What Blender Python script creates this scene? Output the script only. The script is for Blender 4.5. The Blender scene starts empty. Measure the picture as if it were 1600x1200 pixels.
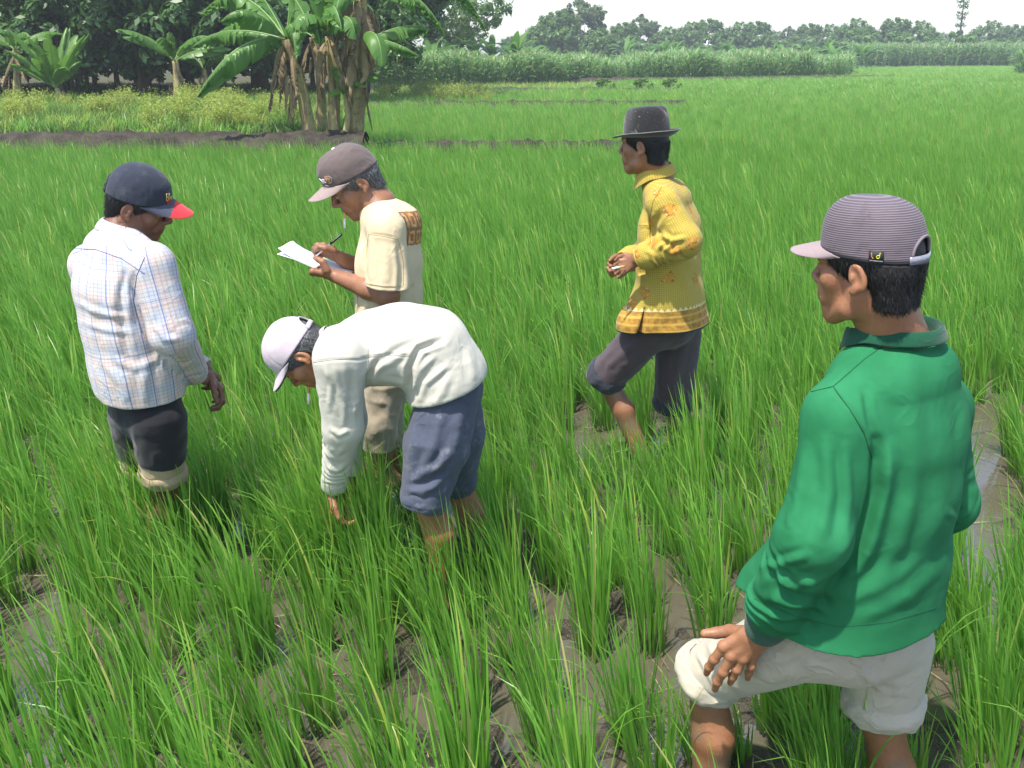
import bpy, bmesh, math, random
import numpy as np
from mathutils import Vector, Matrix

random.seed(7)
RNG = np.random.default_rng(7)
SC = bpy.context.scene
R = math.radians

# ------------------------------------------------------------------ camera
CAM_H, PITCH, FPX = 1.85, R(19.12), 1500.0
cam_d = bpy.data.cameras.new('camera')
cam = bpy.data.objects.new('camera', cam_d)
SC.collection.objects.link(cam)
cam.location = (0, 0, CAM_H)
cam.rotation_euler = (math.pi / 2 - PITCH, 0, 0)
cam_d.sensor_width = 36.0
cam_d.lens = FPX / 1600.0 * 36.0
cam_d.clip_start = 0.05
cam_d.clip_end = 3000.0
SC.camera = cam
SC.render.resolution_x, SC.render.resolution_y = 1024, 768

# ------------------------------------------------------------------ sky, sun, exposure
SUN_AZ, SUN_EL = R(230.0), R(66.0)     # where the sun stands: azimuth in the XY plane (x = right, y = away from camera)
world = bpy.data.worlds.new('World')
SC.world = world
world.use_nodes = True
wn = world.node_tree
sky = wn.nodes.new('ShaderNodeTexSky')
sky.sky_type = 'NISHITA'
sky.sun_disc = False
sky.sun_elevation = SUN_EL
sky.sun_rotation = math.pi / 2 - SUN_AZ
sky.air_density = 1.0
sky.dust_density = 1.1
sky.ozone_density = 1.0
wn.links.new(sky.outputs[0], wn.nodes['Background'].inputs[0])
wn.nodes['Background'].inputs[1].default_value = 0.15
sun_d = bpy.data.lights.new('sun', 'SUN')
sun_d.energy = 3.7
sun_d.angle = R(1.5)
sun_d.color = (1.0, 0.95, 0.87)
sun = bpy.data.objects.new('sun', sun_d)
SC.collection.objects.link(sun)
sdir = Vector((math.cos(SUN_EL) * math.cos(SUN_AZ), math.cos(SUN_EL) * math.sin(SUN_AZ), math.sin(SUN_EL)))
sun.rotation_euler = sdir.to_track_quat('Z', 'Y').to_euler()
sun.location = (0, 0, 30)
SC.view_settings.view_transform = 'Standard'
SC.view_settings.look = 'None'
SC.view_settings.exposure = 1.12
SC.view_settings.gamma = 1.0
SC.cycles.max_bounces = 5
SC.cycles.transparent_max_bounces = 5
SC.cycles.volume_bounces = 0

# ------------------------------------------------------------------ helpers
_sp, _cp = math.sin(PITCH), math.cos(PITCH)
def W(px, py, D):
    """world point at distance D (metres along +Y) that the photograph shows at (px, py) of 1600x1200"""
    x, u = (px - 800) / FPX, -(py - 600) / FPX
    t = D / (u * _sp + _cp)
    return np.array([x * t, D, CAM_H + t * (u * _cp - _sp)])
def WZ(px, py, z=0.0):
    x, u = (px - 800) / FPX, -(py - 600) / FPX
    t = (z - CAM_H) / (u * _cp - _sp)
    return np.array([x * t, t * (u * _sp + _cp), z])
def PROJ(v):
    v = np.asarray(v, dtype=float)
    y, z = v[..., 1], v[..., 2] - CAM_H
    dep = y * _cp - z * _sp
    up = y * _sp + z * _cp
    return 800 + FPX * v[..., 0] / dep, 600 - FPX * up / dep
def nrm(a):
    a = np.asarray(a, dtype=float)
    return a / (np.linalg.norm(a, axis=-1, keepdims=True) + 1e-12)

def hash3(i, j, k, seed):
    h = (i * 374761393 + j * 668265263 + k * 2147483647 + seed * 1274126177) & 0xffffffff
    h = ((h ^ (h >> 13)) * 1274126177) & 0xffffffff
    h = h ^ (h >> 16)
    return (h & 0xffff) / 32767.5 - 1.0
def vnoise(p, seed=0):
    p = np.asarray(p, dtype=float)
    i = np.floor(p).astype(np.int64)
    f = p - i
    f = f * f * f * (f * (f * 6 - 15) + 10)
    out = 0
    for a in (0, 1):
        wa = f[:, 0] if a else 1 - f[:, 0]
        for b in (0, 1):
            wb = f[:, 1] if b else 1 - f[:, 1]
            for c in (0, 1):
                wc = f[:, 2] if c else 1 - f[:, 2]
                out = out + wa * wb * wc * hash3(i[:, 0] + a, i[:, 1] + b, i[:, 2] + c, seed)
    return out

def link(o):
    SC.collection.objects.link(o)
    return o
def tag(o, label=None, cat=None, group=None, kind=None):
    if label: o['label'] = label
    if cat: o['category'] = cat
    if group: o['group'] = group
    if kind: o['kind'] = kind
    return o
def empty(name, loc, label, cat, group=None, rz=0.0):
    o = bpy.data.objects.new(name, None)
    o.empty_display_size = 0.1
    o.location = [float(c) for c in loc]
    o.rotation_euler = (0, 0, rz)
    link(o)
    return tag(o, label, cat, group)
def mesh_data(name, verts, faces, mats=(), smooth=True, attrs=None, fmat=None, tris=None):
    me = bpy.data.meshes.new(name)
    verts = np.asarray(verts, dtype=np.float32)
    if isinstance(faces, np.ndarray):
        n, k = faces.shape
        me.vertices.add(len(verts)); me.vertices.foreach_set('co', verts.ravel())
        me.loops.add(n * k); me.loops.foreach_set('vertex_index', faces.astype(np.int32).ravel())
        me.polygons.add(n)
        me.polygons.foreach_set('loop_start', np.arange(0, n * k, k, dtype=np.int32))
        me.update(calc_edges=True)
    else:
        me.from_pydata(verts.tolist(), [], faces)
    if smooth:
        me.polygons.foreach_set('use_smooth', np.ones(len(me.polygons), dtype=bool))
    for m in mats: me.materials.append(m)
    if fmat is not None:
        me.polygons.foreach_set('material_index', np.asarray(fmat, dtype=np.int32))
    for nm, arr in (attrs or {}).items():
        arr = np.asarray(arr, dtype=np.float32)
        if arr.ndim == 1:
            a = me.attributes.new(nm, 'FLOAT', 'POINT'); a.data.foreach_set('value', arr)
        else:
            a = me.attributes.new(nm, 'FLOAT_VECTOR', 'POINT'); a.data.foreach_set('vector', arr.ravel())
    me.update()
    return me
def mobj(name, verts, faces, mat, parent=None, smooth=True, attrs=None, fmat=None, origin=None):
    """one mesh object; verts in world space, re-based on the parent's (root) location"""
    mats = mat if isinstance(mat, (list, tuple)) else [mat]
    v = np.asarray(verts, dtype=float)
    base = np.zeros(3)
    p = parent
    while p is not None:
        base += np.array(p.location); p = p.parent
    if origin is None: origin = base if parent is not None else np.zeros(3)
    origin = np.asarray(origin, dtype=float)
    o = bpy.data.objects.new(name, mesh_data(name, v - origin, faces, mats, smooth, attrs, fmat))
    o.location = (origin - base).tolist()
    o.parent = parent
    return link(o)
class MB:
    """collects simple shapes into one mesh"""
    def __init__(s): s.v = []; s.f = []; s.m = []; s.n = 0
    def add(s, v, f, m=0):
        v = np.asarray(v, dtype=float)
        s.v.append(v); s.f += [tuple(i + s.n for i in q) for q in f]; s.m += [m] * len(f); s.n += len(v)
    def tube(s, pts, rad, n=8, m=0, cap=True):
        pts = np.asarray(pts, dtype=float); k = len(pts)
        rad = np.broadcast_to(np.asarray(rad, dtype=float), (k,))
        tg = nrm(np.gradient(pts, axis=0))
        ref = np.array([0.31, 0.17, 0.93]) if abs(tg[0, 2]) < 0.85 else np.array([1.0, 0.1, 0.0])
        a = nrm(np.cross(tg, ref)); b = np.cross(tg, a)
        th = np.linspace(0, 2 * np.pi, n, endpoint=False)
        v = (pts[:, None] + rad[:, None, None] * (np.cos(th)[None, :, None] * a[:, None] + np.sin(th)[None, :, None] * b[:, None])).reshape(-1, 3)
        f = [(i * n + j, i * n + (j + 1) % n, (i + 1) * n + (j + 1) % n, (i + 1) * n + j) for i in range(k - 1) for j in range(n)]
        if cap: f += [tuple(range(n))[::-1], tuple((k - 1) * n + j for j in range(n))]
        s.add(v, f, m)
    def grid(s, P, m=0, wrap_u=False):
        """P: (nu, nv, 3)"""
        P = np.asarray(P, dtype=float); nu, nv = P.shape[:2]
        f = []
        for i in range(nu if wrap_u else nu - 1):
            for j in range(nv - 1):
                i2 = (i + 1) % nu
                f.append((i * nv + j, i2 * nv + j, i2 * nv + j + 1, i * nv + j + 1))
        s.add(P.reshape(-1, 3), f, m)
    def box(s, c, ax, half, m=0):
        c = np.asarray(c, float); ax = np.asarray(ax, float)
        v = [c + sx * half[0] * ax[0] + sy * half[1] * ax[1] + sz * half[2] * ax[2] for sx in (-1, 1) for sy in (-1, 1) for sz in (-1, 1)]
        s.add(v, [(0, 1, 3, 2), (4, 6, 7, 5), (0, 4, 5, 1), (2, 3, 7, 6), (0, 2, 6, 4), (1, 5, 7, 3)], m)
    def verts(s): return np.concatenate(s.v)
    def build(s, name, mat, parent=None, smooth=True, **k):
        return mobj(name, s.verts(), s.f, mat, parent, smooth, fmat=s.m if max(s.m) else None, **k)
def solidify(o, t, off=-1.0):
    m = o.modifiers.new('thickness', 'SOLIDIFY'); m.thickness = t; m.offset = off
def subsurf(o, n=1):
    m = o.modifiers.new('smooth', 'SUBSURF'); m.levels = n; m.render_levels = n

# ------------------------------------------------------------------ implicit surfaces (bodies, clothes)
class Field:
    def __init__(s, lo, hi, h):
        s.lo = np.asarray(lo, float); s.h = h
        s.dim = np.ceil((np.asarray(hi, float) - s.lo) / h).astype(int) + 1
        s.f = np.full(s.dim, 0.5, dtype=np.float32)
    def block(s, lo, hi):
        a = np.clip(np.floor((np.asarray(lo) - s.lo) / s.h).astype(int), 0, s.dim)
        b = np.clip(np.ceil((np.asarray(hi) - s.lo) / s.h).astype(int) + 1, 0, s.dim)
        if np.any(b - a < 1): return None
        X = (s.lo[0] + s.h * np.arange(a[0], b[0], dtype=np.float32)).astype(np.float32)[:, None, None]
        Y = (s.lo[1] + s.h * np.arange(a[1], b[1], dtype=np.float32)).astype(np.float32)[None, :, None]
        Z = (s.lo[2] + s.h * np.arange(a[2], b[2], dtype=np.float32)).astype(np.float32)[None, None, :]
        return (slice(a[0], b[0]), slice(a[1], b[1]), slice(a[2], b[2])), X, Y, Z
    def mix(s, sl, d, k, op):
        f = s.f[sl]
        if op == 'u':
            h = np.clip(0.5 + 0.5 * (f - d) / k, 0, 1)
            s.f[sl] = f + (d - f) * h - k * h * (1 - h)
        else:
            d = -d
            h = np.clip(0.5 - 0.5 * (f - d) / k, 0, 1)
            s.f[sl] = f + (d - f) * h + k * h * (1 - h)
    def ell(s, C, rad, M=None, k=0.01, op='u'):
        C = np.asarray(C, float); rad = np.broadcast_to(np.asarray(rad, float), (3,))
        M = np.eye(3) if M is None else np.asarray(M, float)      # rows: local axes
        ext = np.sqrt(((M * rad[:, None]) ** 2).sum(0)) + k * 1.5 + 2 * s.h
        q = s.block(C - ext, C + ext)
        if q is None: return
        sl, X, Y, Z = q
        X, Y, Z = X - np.float32(C[0]), Y - np.float32(C[1]), Z - np.float32(C[2])
        t = 0
        for i in range(3):
            t = t + ((X * np.float32(M[i, 0]) + Y * np.float32(M[i, 1]) + Z * np.float32(M[i, 2])) / np.float32(rad[i])) ** 2
        d = (np.sqrt(t) - 1) * np.float32(rad.min())
        s.mix(sl, d, k, op)
    def cone(s, A, B, ra, rb, S=None, k=0.015, op='u', p=2.0):
        """tapered round-ended limb; ra, rb numbers or (side, depth) half widths, S the side direction"""
        A = np.asarray(A, float); B = np.asarray(B, float)
        ra = np.broadcast_to(np.asarray(ra, float), (2,)); rb = np.broadcast_to(np.asarray(rb, float), (2,))
        L = np.linalg.norm(B - A) + 1e-9; ax = (B - A) / L
        if S is None: S = np.array([1, 0.2, 0.1]) if abs(ax[0]) < 0.8 else np.array([0.1, 1, 0.2])
        S = np.asarray(S, float); S = nrm(S - ax * (S @ ax)); N = np.cross(ax, S)
        m = max(ra.max(), rb.max()) + k * 1.5 + 2 * s.h
        q = s.block(np.minimum(A, B) - m, np.maximum(A, B) + m)
        if q is None: return
        sl, X, Y, Z = q
        X, Y, Z = X - np.float32(A[0]), Y - np.float32(A[1]), Z - np.float32(A[2])
        f32 = np.float32
        t = X * f32(ax[0]) + Y * f32(ax[1]) + Z * f32(ax[2])
        h = np.clip(t / f32(L), 0, 1)
        e = t - h * f32(L)
        a = X * f32(S[0]) + Y * f32(S[1]) + Z * f32(S[2])
        b = X * f32(N[0]) + Y * f32(N[1]) + Z * f32(N[2])
        r1 = f32(ra[0]) + h * f32(rb[0] - ra[0]); r2 = f32(ra[1]) + h * f32(rb[1] - ra[1])
        rm = np.minimum(r1, r2)
        if p == 2.0:
            g = np.sqrt((a / r1) ** 2 + (b / r2) ** 2 + (e / rm) ** 2)
        else:
            g = (np.abs(a / r1) ** p + np.abs(b / r2) ** p + np.abs(e / rm) ** p) ** f32(1 / p)
        s.mix(sl, (g - 1) * rm, k, op)
    def half(s, C, n, k=0.004, lo=None, hi=None):
        """keep only the side that n points away from"""
        n = nrm(n)
        q = s.block(s.lo if lo is None else lo, s.lo + s.dim * s.h if hi is None else hi)
        sl, X, Y, Z = q
        d = (X - C[0]) * n[0] + (Y - C[1]) * n[1] + (Z - C[2]) * n[2]
        s.mix(sl, -d.astype(np.float32), k, 's')
    def mesh(s, smooth=2):
        f = s.f; h = s.h
        neg = f < 0
        nx, ny, nz = f.shape
        c = np.zeros((nx - 1, ny - 1, nz - 1), dtype=np.uint8)
        for a in (0, 1):
            for b in (0, 1):
                for d in (0, 1):
                    c += neg[a:nx - 1 + a, b:ny - 1 + b, d:nz - 1 + d]
        act = (c > 0) & (c < 8)
        I = np.argwhere(act)
        idx = np.full(act.shape, -1, dtype=np.int64)
        idx[act] = np.arange(len(I))
        acc = np.zeros((len(I), 3)); cnt = np.zeros(len(I))
        corners = [(a, b, d) for a in (0, 1) for b in (0, 1) for d in (0, 1)]
        val = {q: f[I[:, 0] + q[0], I[:, 1] + q[1], I[:, 2] + q[2]] for q in corners}
        for q in corners:
            for ax in range(3):
                if q[ax] == 0:
                    q2 = list(q); q2[ax] = 1; q2 = tuple(q2)
                    v0, v1 = val[q], val[q2]
                    m = (v0 < 0) != (v1 < 0)
                    t = v0[m] / (v0[m] - v1[m])
                    p = np.tile(np.array(q, float), (m.sum(), 1)); p[:, ax] = t
                    acc[m] += p; cnt[m] += 1
        V = s.lo + h * (I + acc / cnt[:, None])
        F = []
        for ax in range(3):
            o1, o2 = (ax + 1) % 3, (ax + 2) % 3
            sl0 = [slice(None)] * 3; sl1 = [slice(None)] * 3
            sl0[ax] = slice(0, -1); sl1[ax] = slice(1, None)
            ch = neg[tuple(sl0)] != neg[tuple(sl1)]
            E = np.argwhere(ch)
            ok = (E[:, o1] > 0) & (E[:, o2] > 0) & (E[:, o1] < f.shape[o1] - 1) & (E[:, o2] < f.shape[o2] - 1)
            E = E[ok]
            s0 = neg[tuple(E.T)]
            quad = []
            for (d1, d2) in ((1, 1), (0, 1), (0, 0), (1, 0)):
                Q = E.copy(); Q[:, o1] -= d1; Q[:, o2] -= d2
                quad.append(idx[tuple(Q.T)])
            quad = np.stack(quad, 1)
            quad[~s0] = quad[~s0][:, ::-1]
            F.append(quad)
        F = np.concatenate(F)
        V = lap(V, F, smooth)
        return V, F
def lap(V, F, n, w=0.5, wt=None):
    if n <= 0: return V
    k = F.shape[1]
    a = np.concatenate([F[:, i] for i in range(k)]); b = np.concatenate([F[:, (i + 1) % k] for i in range(k)])
    a, b = np.concatenate([a, b]), np.concatenate([b, a])
    cnt = np.bincount(a, minlength=len(V)).astype(float)[:, None] + 1e-9
    for _ in range(n):
        s = np.stack([np.bincount(a, weights=V[b, i], minlength=len(V)) for i in range(3)], 1) / cnt
        V = V + (s - V) * (w if wt is None else w * wt[:, None])
    return V
def vnormals(V, F):
    n = np.cross(V[F[:, 2]] - V[F[:, 0]], V[F[:, 3 % F.shape[1]]] - V[F[:, 1]])
    N = np.zeros_like(V)
    for i in range(F.shape[1]):
        for c in range(3): N[:, c] += np.bincount(F[:, i], weights=n[:, c], minlength=len(V))
    return nrm(N)

# ------------------------------------------------------------------ materials
class NT:
    def __init__(s, name):
        s.mat = bpy.data.materials.new(name); s.mat.use_nodes = True
        s.t = s.mat.node_tree; s.b = s.t.nodes['Principled BSDF']; s.out = s.t.nodes['Material Output']
    def n(s, kind, **kw):
        x = s.t.nodes.new('ShaderNode' + kind)
        for k, v in kw.items(): setattr(x, k, v)
        return x
    def l(s, a, b): s.t.links.new(a, b)
    def put(s, sock, v):
        if isinstance(v, bpy.types.NodeSocket): s.l(v, sock)
        elif v is not None:
            if hasattr(sock.default_value, '__len__') and len(sock.default_value) == 4 and len(v) == 3: v = (*v, 1)
            sock.default_value = v
    def math(s, op, a, b=None, c=None, clamp=False):
        x = s.n('Math', operation=op, use_clamp=clamp)
        for i, v in enumerate((a, b, c)):
            if v is not None: s.put(x.inputs[i], v)
        return x.outputs[0]
    def mixc(s, f, a, b, blend='MIX'):
        x = s.n('Mix', data_type='RGBA', blend_type=blend)
        s.put(x.inputs[0], f); s.put(x.inputs[6], a); s.put(x.inputs[7], b)
        return x.outputs[2]
    def noise(s, scale, detail=3, vec=None, rough=0.55, dist=0.0):
        x = s.n('TexNoise'); x.inputs['Scale'].default_value = scale; x.inputs['Detail'].default_value = detail
        x.inputs['Roughness'].default_value = rough; x.inputs['Distortion'].default_value = dist
        if vec is not None: s.l(vec, x.inputs['Vector'])
        return x.outputs[0]
    def obj(s): return s.n('TexCoord').outputs['Object']
    def attr(s, name, out='Fac'):
        x = s.n('Attribute', attribute_name=name); return x.outputs[out]
    def vec(s, v):
        x = s.n('SeparateXYZ'); s.l(v, x.inputs[0]); return x.outputs
    def comb(s, x, y, z=0.0):
        q = s.n('CombineXYZ')
        for i, v in enumerate((x, y, z)): s.put(q.inputs[i], v)
        return q.outputs[0]
    def ramp(s, f, stops):
        x = s.n('ValToRGB'); e = x.color_ramp.elements
        while len(e) < len(stops): e.new(0.5)
        for q, (p, c) in zip(e, stops): q.position = p; q.color = (*c, 1) if len(c) == 3 else c
        s.put(x.inputs[0], f); return x.outputs[0]
    def step(s, v, a, b):
        x = s.n('MapRange', interpolation_type='SMOOTHSTEP'); s.put(x.inputs[0], v)
        x.inputs[1].default_value = a; x.inputs[2].default_value = b
        return x.outputs[0]
    def bump(s, h, dist=0.001, strength=1.0, normal=None):
        x = s.n('Bump'); x.inputs['Distance'].default_value = dist; x.inputs['Strength'].default_value = strength
        s.l(h, x.inputs['Height'])
        if normal is not None: s.l(normal, x.inputs['Normal'])
        return x.outputs[0]
    def fin(s, col=None, rough=0.6, bump=None, spec=0.5, sheen=0.0, trans=None, tcol=None, sss=0.0):
        b = s.b
        if col is not None: s.put(b.inputs['Base Color'], col)
        s.put(b.inputs['Roughness'], rough); s.put(b.inputs['Specular IOR Level'], spec)
        if sheen: b.inputs['Sheen Weight'].default_value = sheen; b.inputs['Sheen Roughness'].default_value = 0.5
        if bump is not None: s.l(bump, b.inputs['Normal'])
        if sss:
            b.inputs['Subsurface Weight'].default_value = sss; b.inputs['Subsurface Radius'].default_value = (0.009, 0.004, 0.002)
            b.inputs['Subsurface Scale'].default_value = 1.0
        if trans:
            t = s.n('BsdfTranslucent'); s.put(t.inputs[0], tcol if tcol is not None else col)
            if bump is not None: s.l(bump, t.inputs[1])
            m = s.n('MixShader'); m.inputs[0].default_value = trans
            s.l(b.outputs[0], m.inputs[1]); s.l(t.outputs[0], m.inputs[2]); s.l(m.outputs[0], s.out.inputs[0])
        return s.mat
def mat_plain(name, col, rough=0.6, nscale=40, namp=0.15, bump=0.0, spec=0.4):
    t = NT(name); o = t.obj()
    f = t.noise(nscale, 4, o)
    c = t.mixc(f, [x * (1 - namp) for x in col], [min(1, x * (1 + namp)) for x in col])
    return t.fin(c, rough, t.bump(f, bump) if bump else None, spec)
# ================================================================== people: shared builders
def frame(yaw, pitch=0.0, roll=0.0):
    """rows: forward, left, up; yaw 180 faces picture left, 90 faces away; pitch > 0 looks down"""
    y, p, r = R(yaw), R(pitch), R(roll)
    f = np.array([math.cos(y) * math.cos(p), math.sin(y) * math.cos(p), -math.sin(p)])
    l = np.array([-math.sin(y), math.cos(y), 0.0])
    u = np.cross(f, l)
    l2 = l * math.cos(r) + u * math.sin(r)
    return np.stack([f, l2, np.cross(f, l2)])
class Head:
    def __init__(s, c, yaw, pitch=0, roll=0, sc=0.95, wide=1.0, jaw=1.0, nose=1.0):
        s.c = np.asarray(c, float); s.M = frame(yaw, pitch, roll); s.s = sc; s.wide = wide; s.jaw = jaw; s.nose = nose
    def p(s, x, y, z): return s.c + s.s * (np.array([x, y * s.wide, z]) @ s.M)
    def pts(s, P):
        P = np.asarray(P, float) * np.array([1, s.wide, 1])
        return s.c + s.s * (P @ s.M)
    def loc(s, V): return ((V - s.c) / s.s) @ s.M.T / np.array([1, s.wide, 1])
def head_field(F, H):
    s, M = H.s, H.M
    def E(c, r, k=0.01, op='u', tilt=None):
        A = M
        if tilt is not None: A = tilt @ M
        F.ell(H.p(*c), np.asarray(r) * s, A, k * s, op)
    def C(a, b, ra, rb, k=0.01, op='u'):
        F.cone(H.p(*a), H.p(*b), np.asarray(ra) * s, np.asarray(rb) * s, M[1], k * s, op)
    j = H.jaw
    E((-.010, 0, .044), (.095, .074, .083), .02)
    E((.030, 0, .050), (.062, .064, .066), .02)
    E((.044, 0, -.030), (.046, .055, .072), .02)
    for q in (1, -1):
        C((-.004, .050 * q, -.040), (.012, .047 * q * j, -.075), .020, .018, .02)
        C((.012, .047 * q * j, -.075), (.062, .014 * q, -.102), .018, .017, .016)
        E((.056, .043 * q, -.018), (.024, .019, .020), .018)
        C((.078, .044 * q, .024), (.092, .010 * q, .026), (.010, .010), (.011, .011), .014)
        E((.102, .032 * q, .006), (.016, .018, .012), .012, 's')
        E((.0785, .032 * q, .004), (.0135, .0145, .0125), .004)
        C((.086, .045 * q, .0065), (.0925, .022 * q, .0085), .0030, .0034, .004)
        C((.085, .045 * q, -.001), (.090, .022 * q, -.003), .0026, .0030, .004)
        E((.101, .0145 * q, -.028), (.0105, .0085, .0085), .006)
        E((.106, .007 * q, -.036), (.005, .0035, .003), .003, 's')
        C((.092, .019 * q, -.034), (.078, .030 * q, -.066), .006, .006, .012)
        # ear
        tl = np.array([[.94, 0, -.34], [0, 1, 0], [.34, 0, .94]])
        tl = tl @ np.array([[math.cos(.45 * q), -math.sin(.45 * q), 0], [math.sin(.45 * q), math.cos(.45 * q), 0], [0, 0, 1]]) if False else tl
        E((-.016, .078 * q, -.002), (.0185, .0095, .0305), .004, tilt=tl)
        E((-.013, .0890 * q, .000), (.0125, .0100, .0225), .003, 's', tilt=tl)
        E((-.008, .079 * q, -.029), (.009, .006, .010), .004)
        E((-.006, .080 * q, -.003), (.006, .007, .010), .004)
    E((.071, 0, -.105), (.018, .020, .016), .014)
    n = H.nose
    C((.088, 0, .018), (.1075 * n, 0, -.018), (.0085, .009), (.0115, .011), .010)
    E((.110 * n, 0, -.024), (.0125, .0135, .0105), .006)
    E((.086, 0, -.058), (.013, .026, .016), .012)
    E((.0915, 0, -.0575), (.0085, .0215, .0062), .005)
    E((.0900, 0, -.0700), (.0085, .0185, .0070), .005)
    C((.1010, .017, -.0638), (.1010, -.017, -.0638), .0016, .0016, .003, 's')
    E((.080, 0, -.084), (.013, .024, .018), .012)
def head_colour(H, V):
    """0 skin, lips, brows and eyes as weights from the place on the head"""
    q = H.loc(V); x, y, z = q[:, 0], np.abs(q[:, 1]), q[:, 2]
    lip = np.exp(-((z + .064) / .010) ** 4 - (y / .023) ** 4) * (x > .088)
    ybr = np.clip((y - .012) / .038, 0, 1)
    brow = np.exp(-((z - (.024 + .006 * np.sin(ybr * 3))) / .0048) ** 2) * (y > .010) * (y < .052) * (x > .06)
    eye = (((z - .003) / .0055) ** 2 + ((y - .032) / .0115) ** 2 < 1) & (x > .082)
    iris = (((z - .003) / .0065) ** 2 + ((y - .032) / .0055) ** 2 < 1) & (x > .082)
    stub = np.exp(-((z + .046) / .007) ** 2 - (y / .024) ** 4) * (x > .09)
    return lip, brow, eye.astype(float) + iris.astype(float), stub
def mesh_hair(H, front=.012, low=-.055, h=.0026, thick=.008, side=.018):
    """short hair: a shell over the skull, open at face and ears"""
    F = Field(H.c - .15, H.c + .15, h)
    s, M = H.s, H.M
    F.ell(H.p(-.012, 0, .046), (np.array([.098, .076, .086]) + thick) * s, M, .01)
    F.ell(H.p(.028, 0, .052), (np.array([.062, .064, .066]) + thick) * s, M, .02)
    F.cone(H.p(-.058, .030, .0), H.p(-.060, .026, low), .042 * s, .036 * s, M[1], .02)
    F.cone(H.p(-.058, -.030, .0), H.p(-.060, -.026, low), .042 * s, .036 * s, M[1], .02)
    # cut: face, nape line, round the ears, sideburns kept in front of the ear
    up, fw = M[2], M[0]
    F.half(H.p(0, 0, low), -up + 0.15 * fw, .006)
    F.ell(H.p(.105, 0, -.055), np.array([.105, .2, .083]) * s, M, .006, 's')
    F.ell(H.p(.125, 0, .03), np.array([.07, .2, .045]) * s, M, .006, 's')
    for q in (1, -1):
        F.ell(H.p(-.010, .085 * q, -.018), np.array([.024, .03, .036]) * s, M, .004, 's')
        F.ell(H.p(.022, .085 * q, -.075), np.array([.055, .03, .058]) * s, M, .006, 's')
    V, Q = F.mesh(2)
    N = vnormals(V, Q)
    L = H.loc(V)
    g = vnoise(np.stack([L[:, 0] * 60, np.arctan2(L[:, 1], L[:, 0] + .02) * 38, L[:, 2] * 90], 1), 3)
    V = V + N * (g * .0022)[:, None]
    # flattened under the headwear
    L = H.loc(V)
    zr = .034 + .10 * L[:, 0] * .9 - .002
    over = L[:, 2] > zr
    m = (((np.hypot((L[:, 0] + .008) / .106, L[:, 1] / .086)) ** 2.3 + np.clip((L[:, 2] - zr) / .108, 0, None) ** 2.3) ** (1 / 2.3))
    k = np.where(over & (m > .945), .945 / np.maximum(m, .01), 1.0)
    c0 = np.stack([np.full(len(L), -.008), np.zeros(len(L)), zr], 1)
    L2 = c0 + (L - c0) * k[:, None]
    V = H.pts(L2)
    # single short hairs lying over the mass
    N = vnormals(V, Q)
    rg = np.random.default_rng(int(abs(H.c[0]) * 1000) + 5)
    ok = np.where((L2[:, 2] < zr - .003))[0]
    pick = rg.choice(ok, 3600)
    fwd, up = H.M[0], H.M[2]
    n_ = N[pick]
    d = -up * .9 - fwd * .35 + rg.normal(size=(len(pick), 3)) * .28
    d = nrm(d - n_ * (d * n_).sum(1, keepdims=True))
    Ls = rg.uniform(.010, .019, len(pick))[:, None]
    a = V[pick] + rg.normal(size=(len(pick), 3)) * .0012 - n_ * .001
    m_ = a + d * Ls * .5 + n_ * .0026; e = a + d * Ls + n_ * rg.uniform(.0, .0045, len(pick))[:, None]
    s_ = np.cross(n_, d) * .00055
    S4 = np.stack([a - s_, a + s_, m_ + s_, m_ - s_, e], 1).reshape(-1, 3)
    b0 = len(V) + np.arange(len(pick)) * 5
    Fs = np.concatenate([np.stack([b0, b0 + 1, b0 + 2, b0 + 3], 1), np.stack([b0 + 3, b0 + 2, b0 + 4, b0 + 4], 1)])
    Fs2 = np.stack([b0, b0 + 1, b0 + 2, b0 + 3], 1)
    V = np.concatenate([V, S4])
    faces = Q.tolist() + Fs2.tolist() + np.stack([b0 + 3, b0 + 2, b0 + 4], 1).tolist()
    return V, faces
def hand_field(F, wrist, palm, fingers, thumb, nrmal, sc=1.0, k=.004):
    """wrist, palm: list of 4 knuckle points; fingers: 4 lists of points from knuckle to tip; thumb: points from its base"""
    wrist = np.asarray(wrist, float)
    kn = [np.asarray(p, float) for p in palm]
    r = [.0098, .0100, .0096, .0086]
    across = nrm(kn[3] - kn[0])
    mid = (kn[0] + kn[1] + kn[2] + kn[3]) / 4
    F.cone(wrist, wrist + (mid - wrist) * .3, (.026 * sc, .018 * sc), (.030 * sc, .016 * sc), across, .01)
    for i in range(4):
        base = wrist + (kn[i] - mid) * .45 + (mid - wrist) * .18
        F.cone(base, kn[i], .0130 * sc, .0112 * sc, None, .010)
        pts = [kn[i]] + [np.asarray(p, float) for p in fingers[i]]
        n = len(pts) - 1
        for j in range(n):
            F.cone(pts[j], pts[j + 1], r[i] * sc * (1.02 - .10 * j), r[i] * sc * (1.0 - .12 * (j + 1)), None, k)
            if 0 < j: F.ell(pts[j], r[i] * sc * (1.06 - .08 * j), None, k)
        F.ell(kn[i] + nrmal * .002, .0105 * sc, None, .006)
    pts = [np.asarray(p, float) for p in thumb]
    rt = [.015, .0125, .0108, .0085]
    for j in range(len(pts) - 1):
        F.cone(pts[j], pts[j + 1], rt[min(j, 3)] * sc, rt[min(j + 1, 3)] * sc, None, .008 if j == 0 else k)
def bbox_field(pts, m, h):
    P = np.asarray(pts, float).reshape(-1, 3)
    return Field(P.min(0) - m, P.max(0) + m, h)
def merge(parts):
    V, F, n = [], [], 0
    for v, f in parts:
        V.append(v); F.append(f + n); n += len(v)
    return np.concatenate(V), np.concatenate(F)
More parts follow.
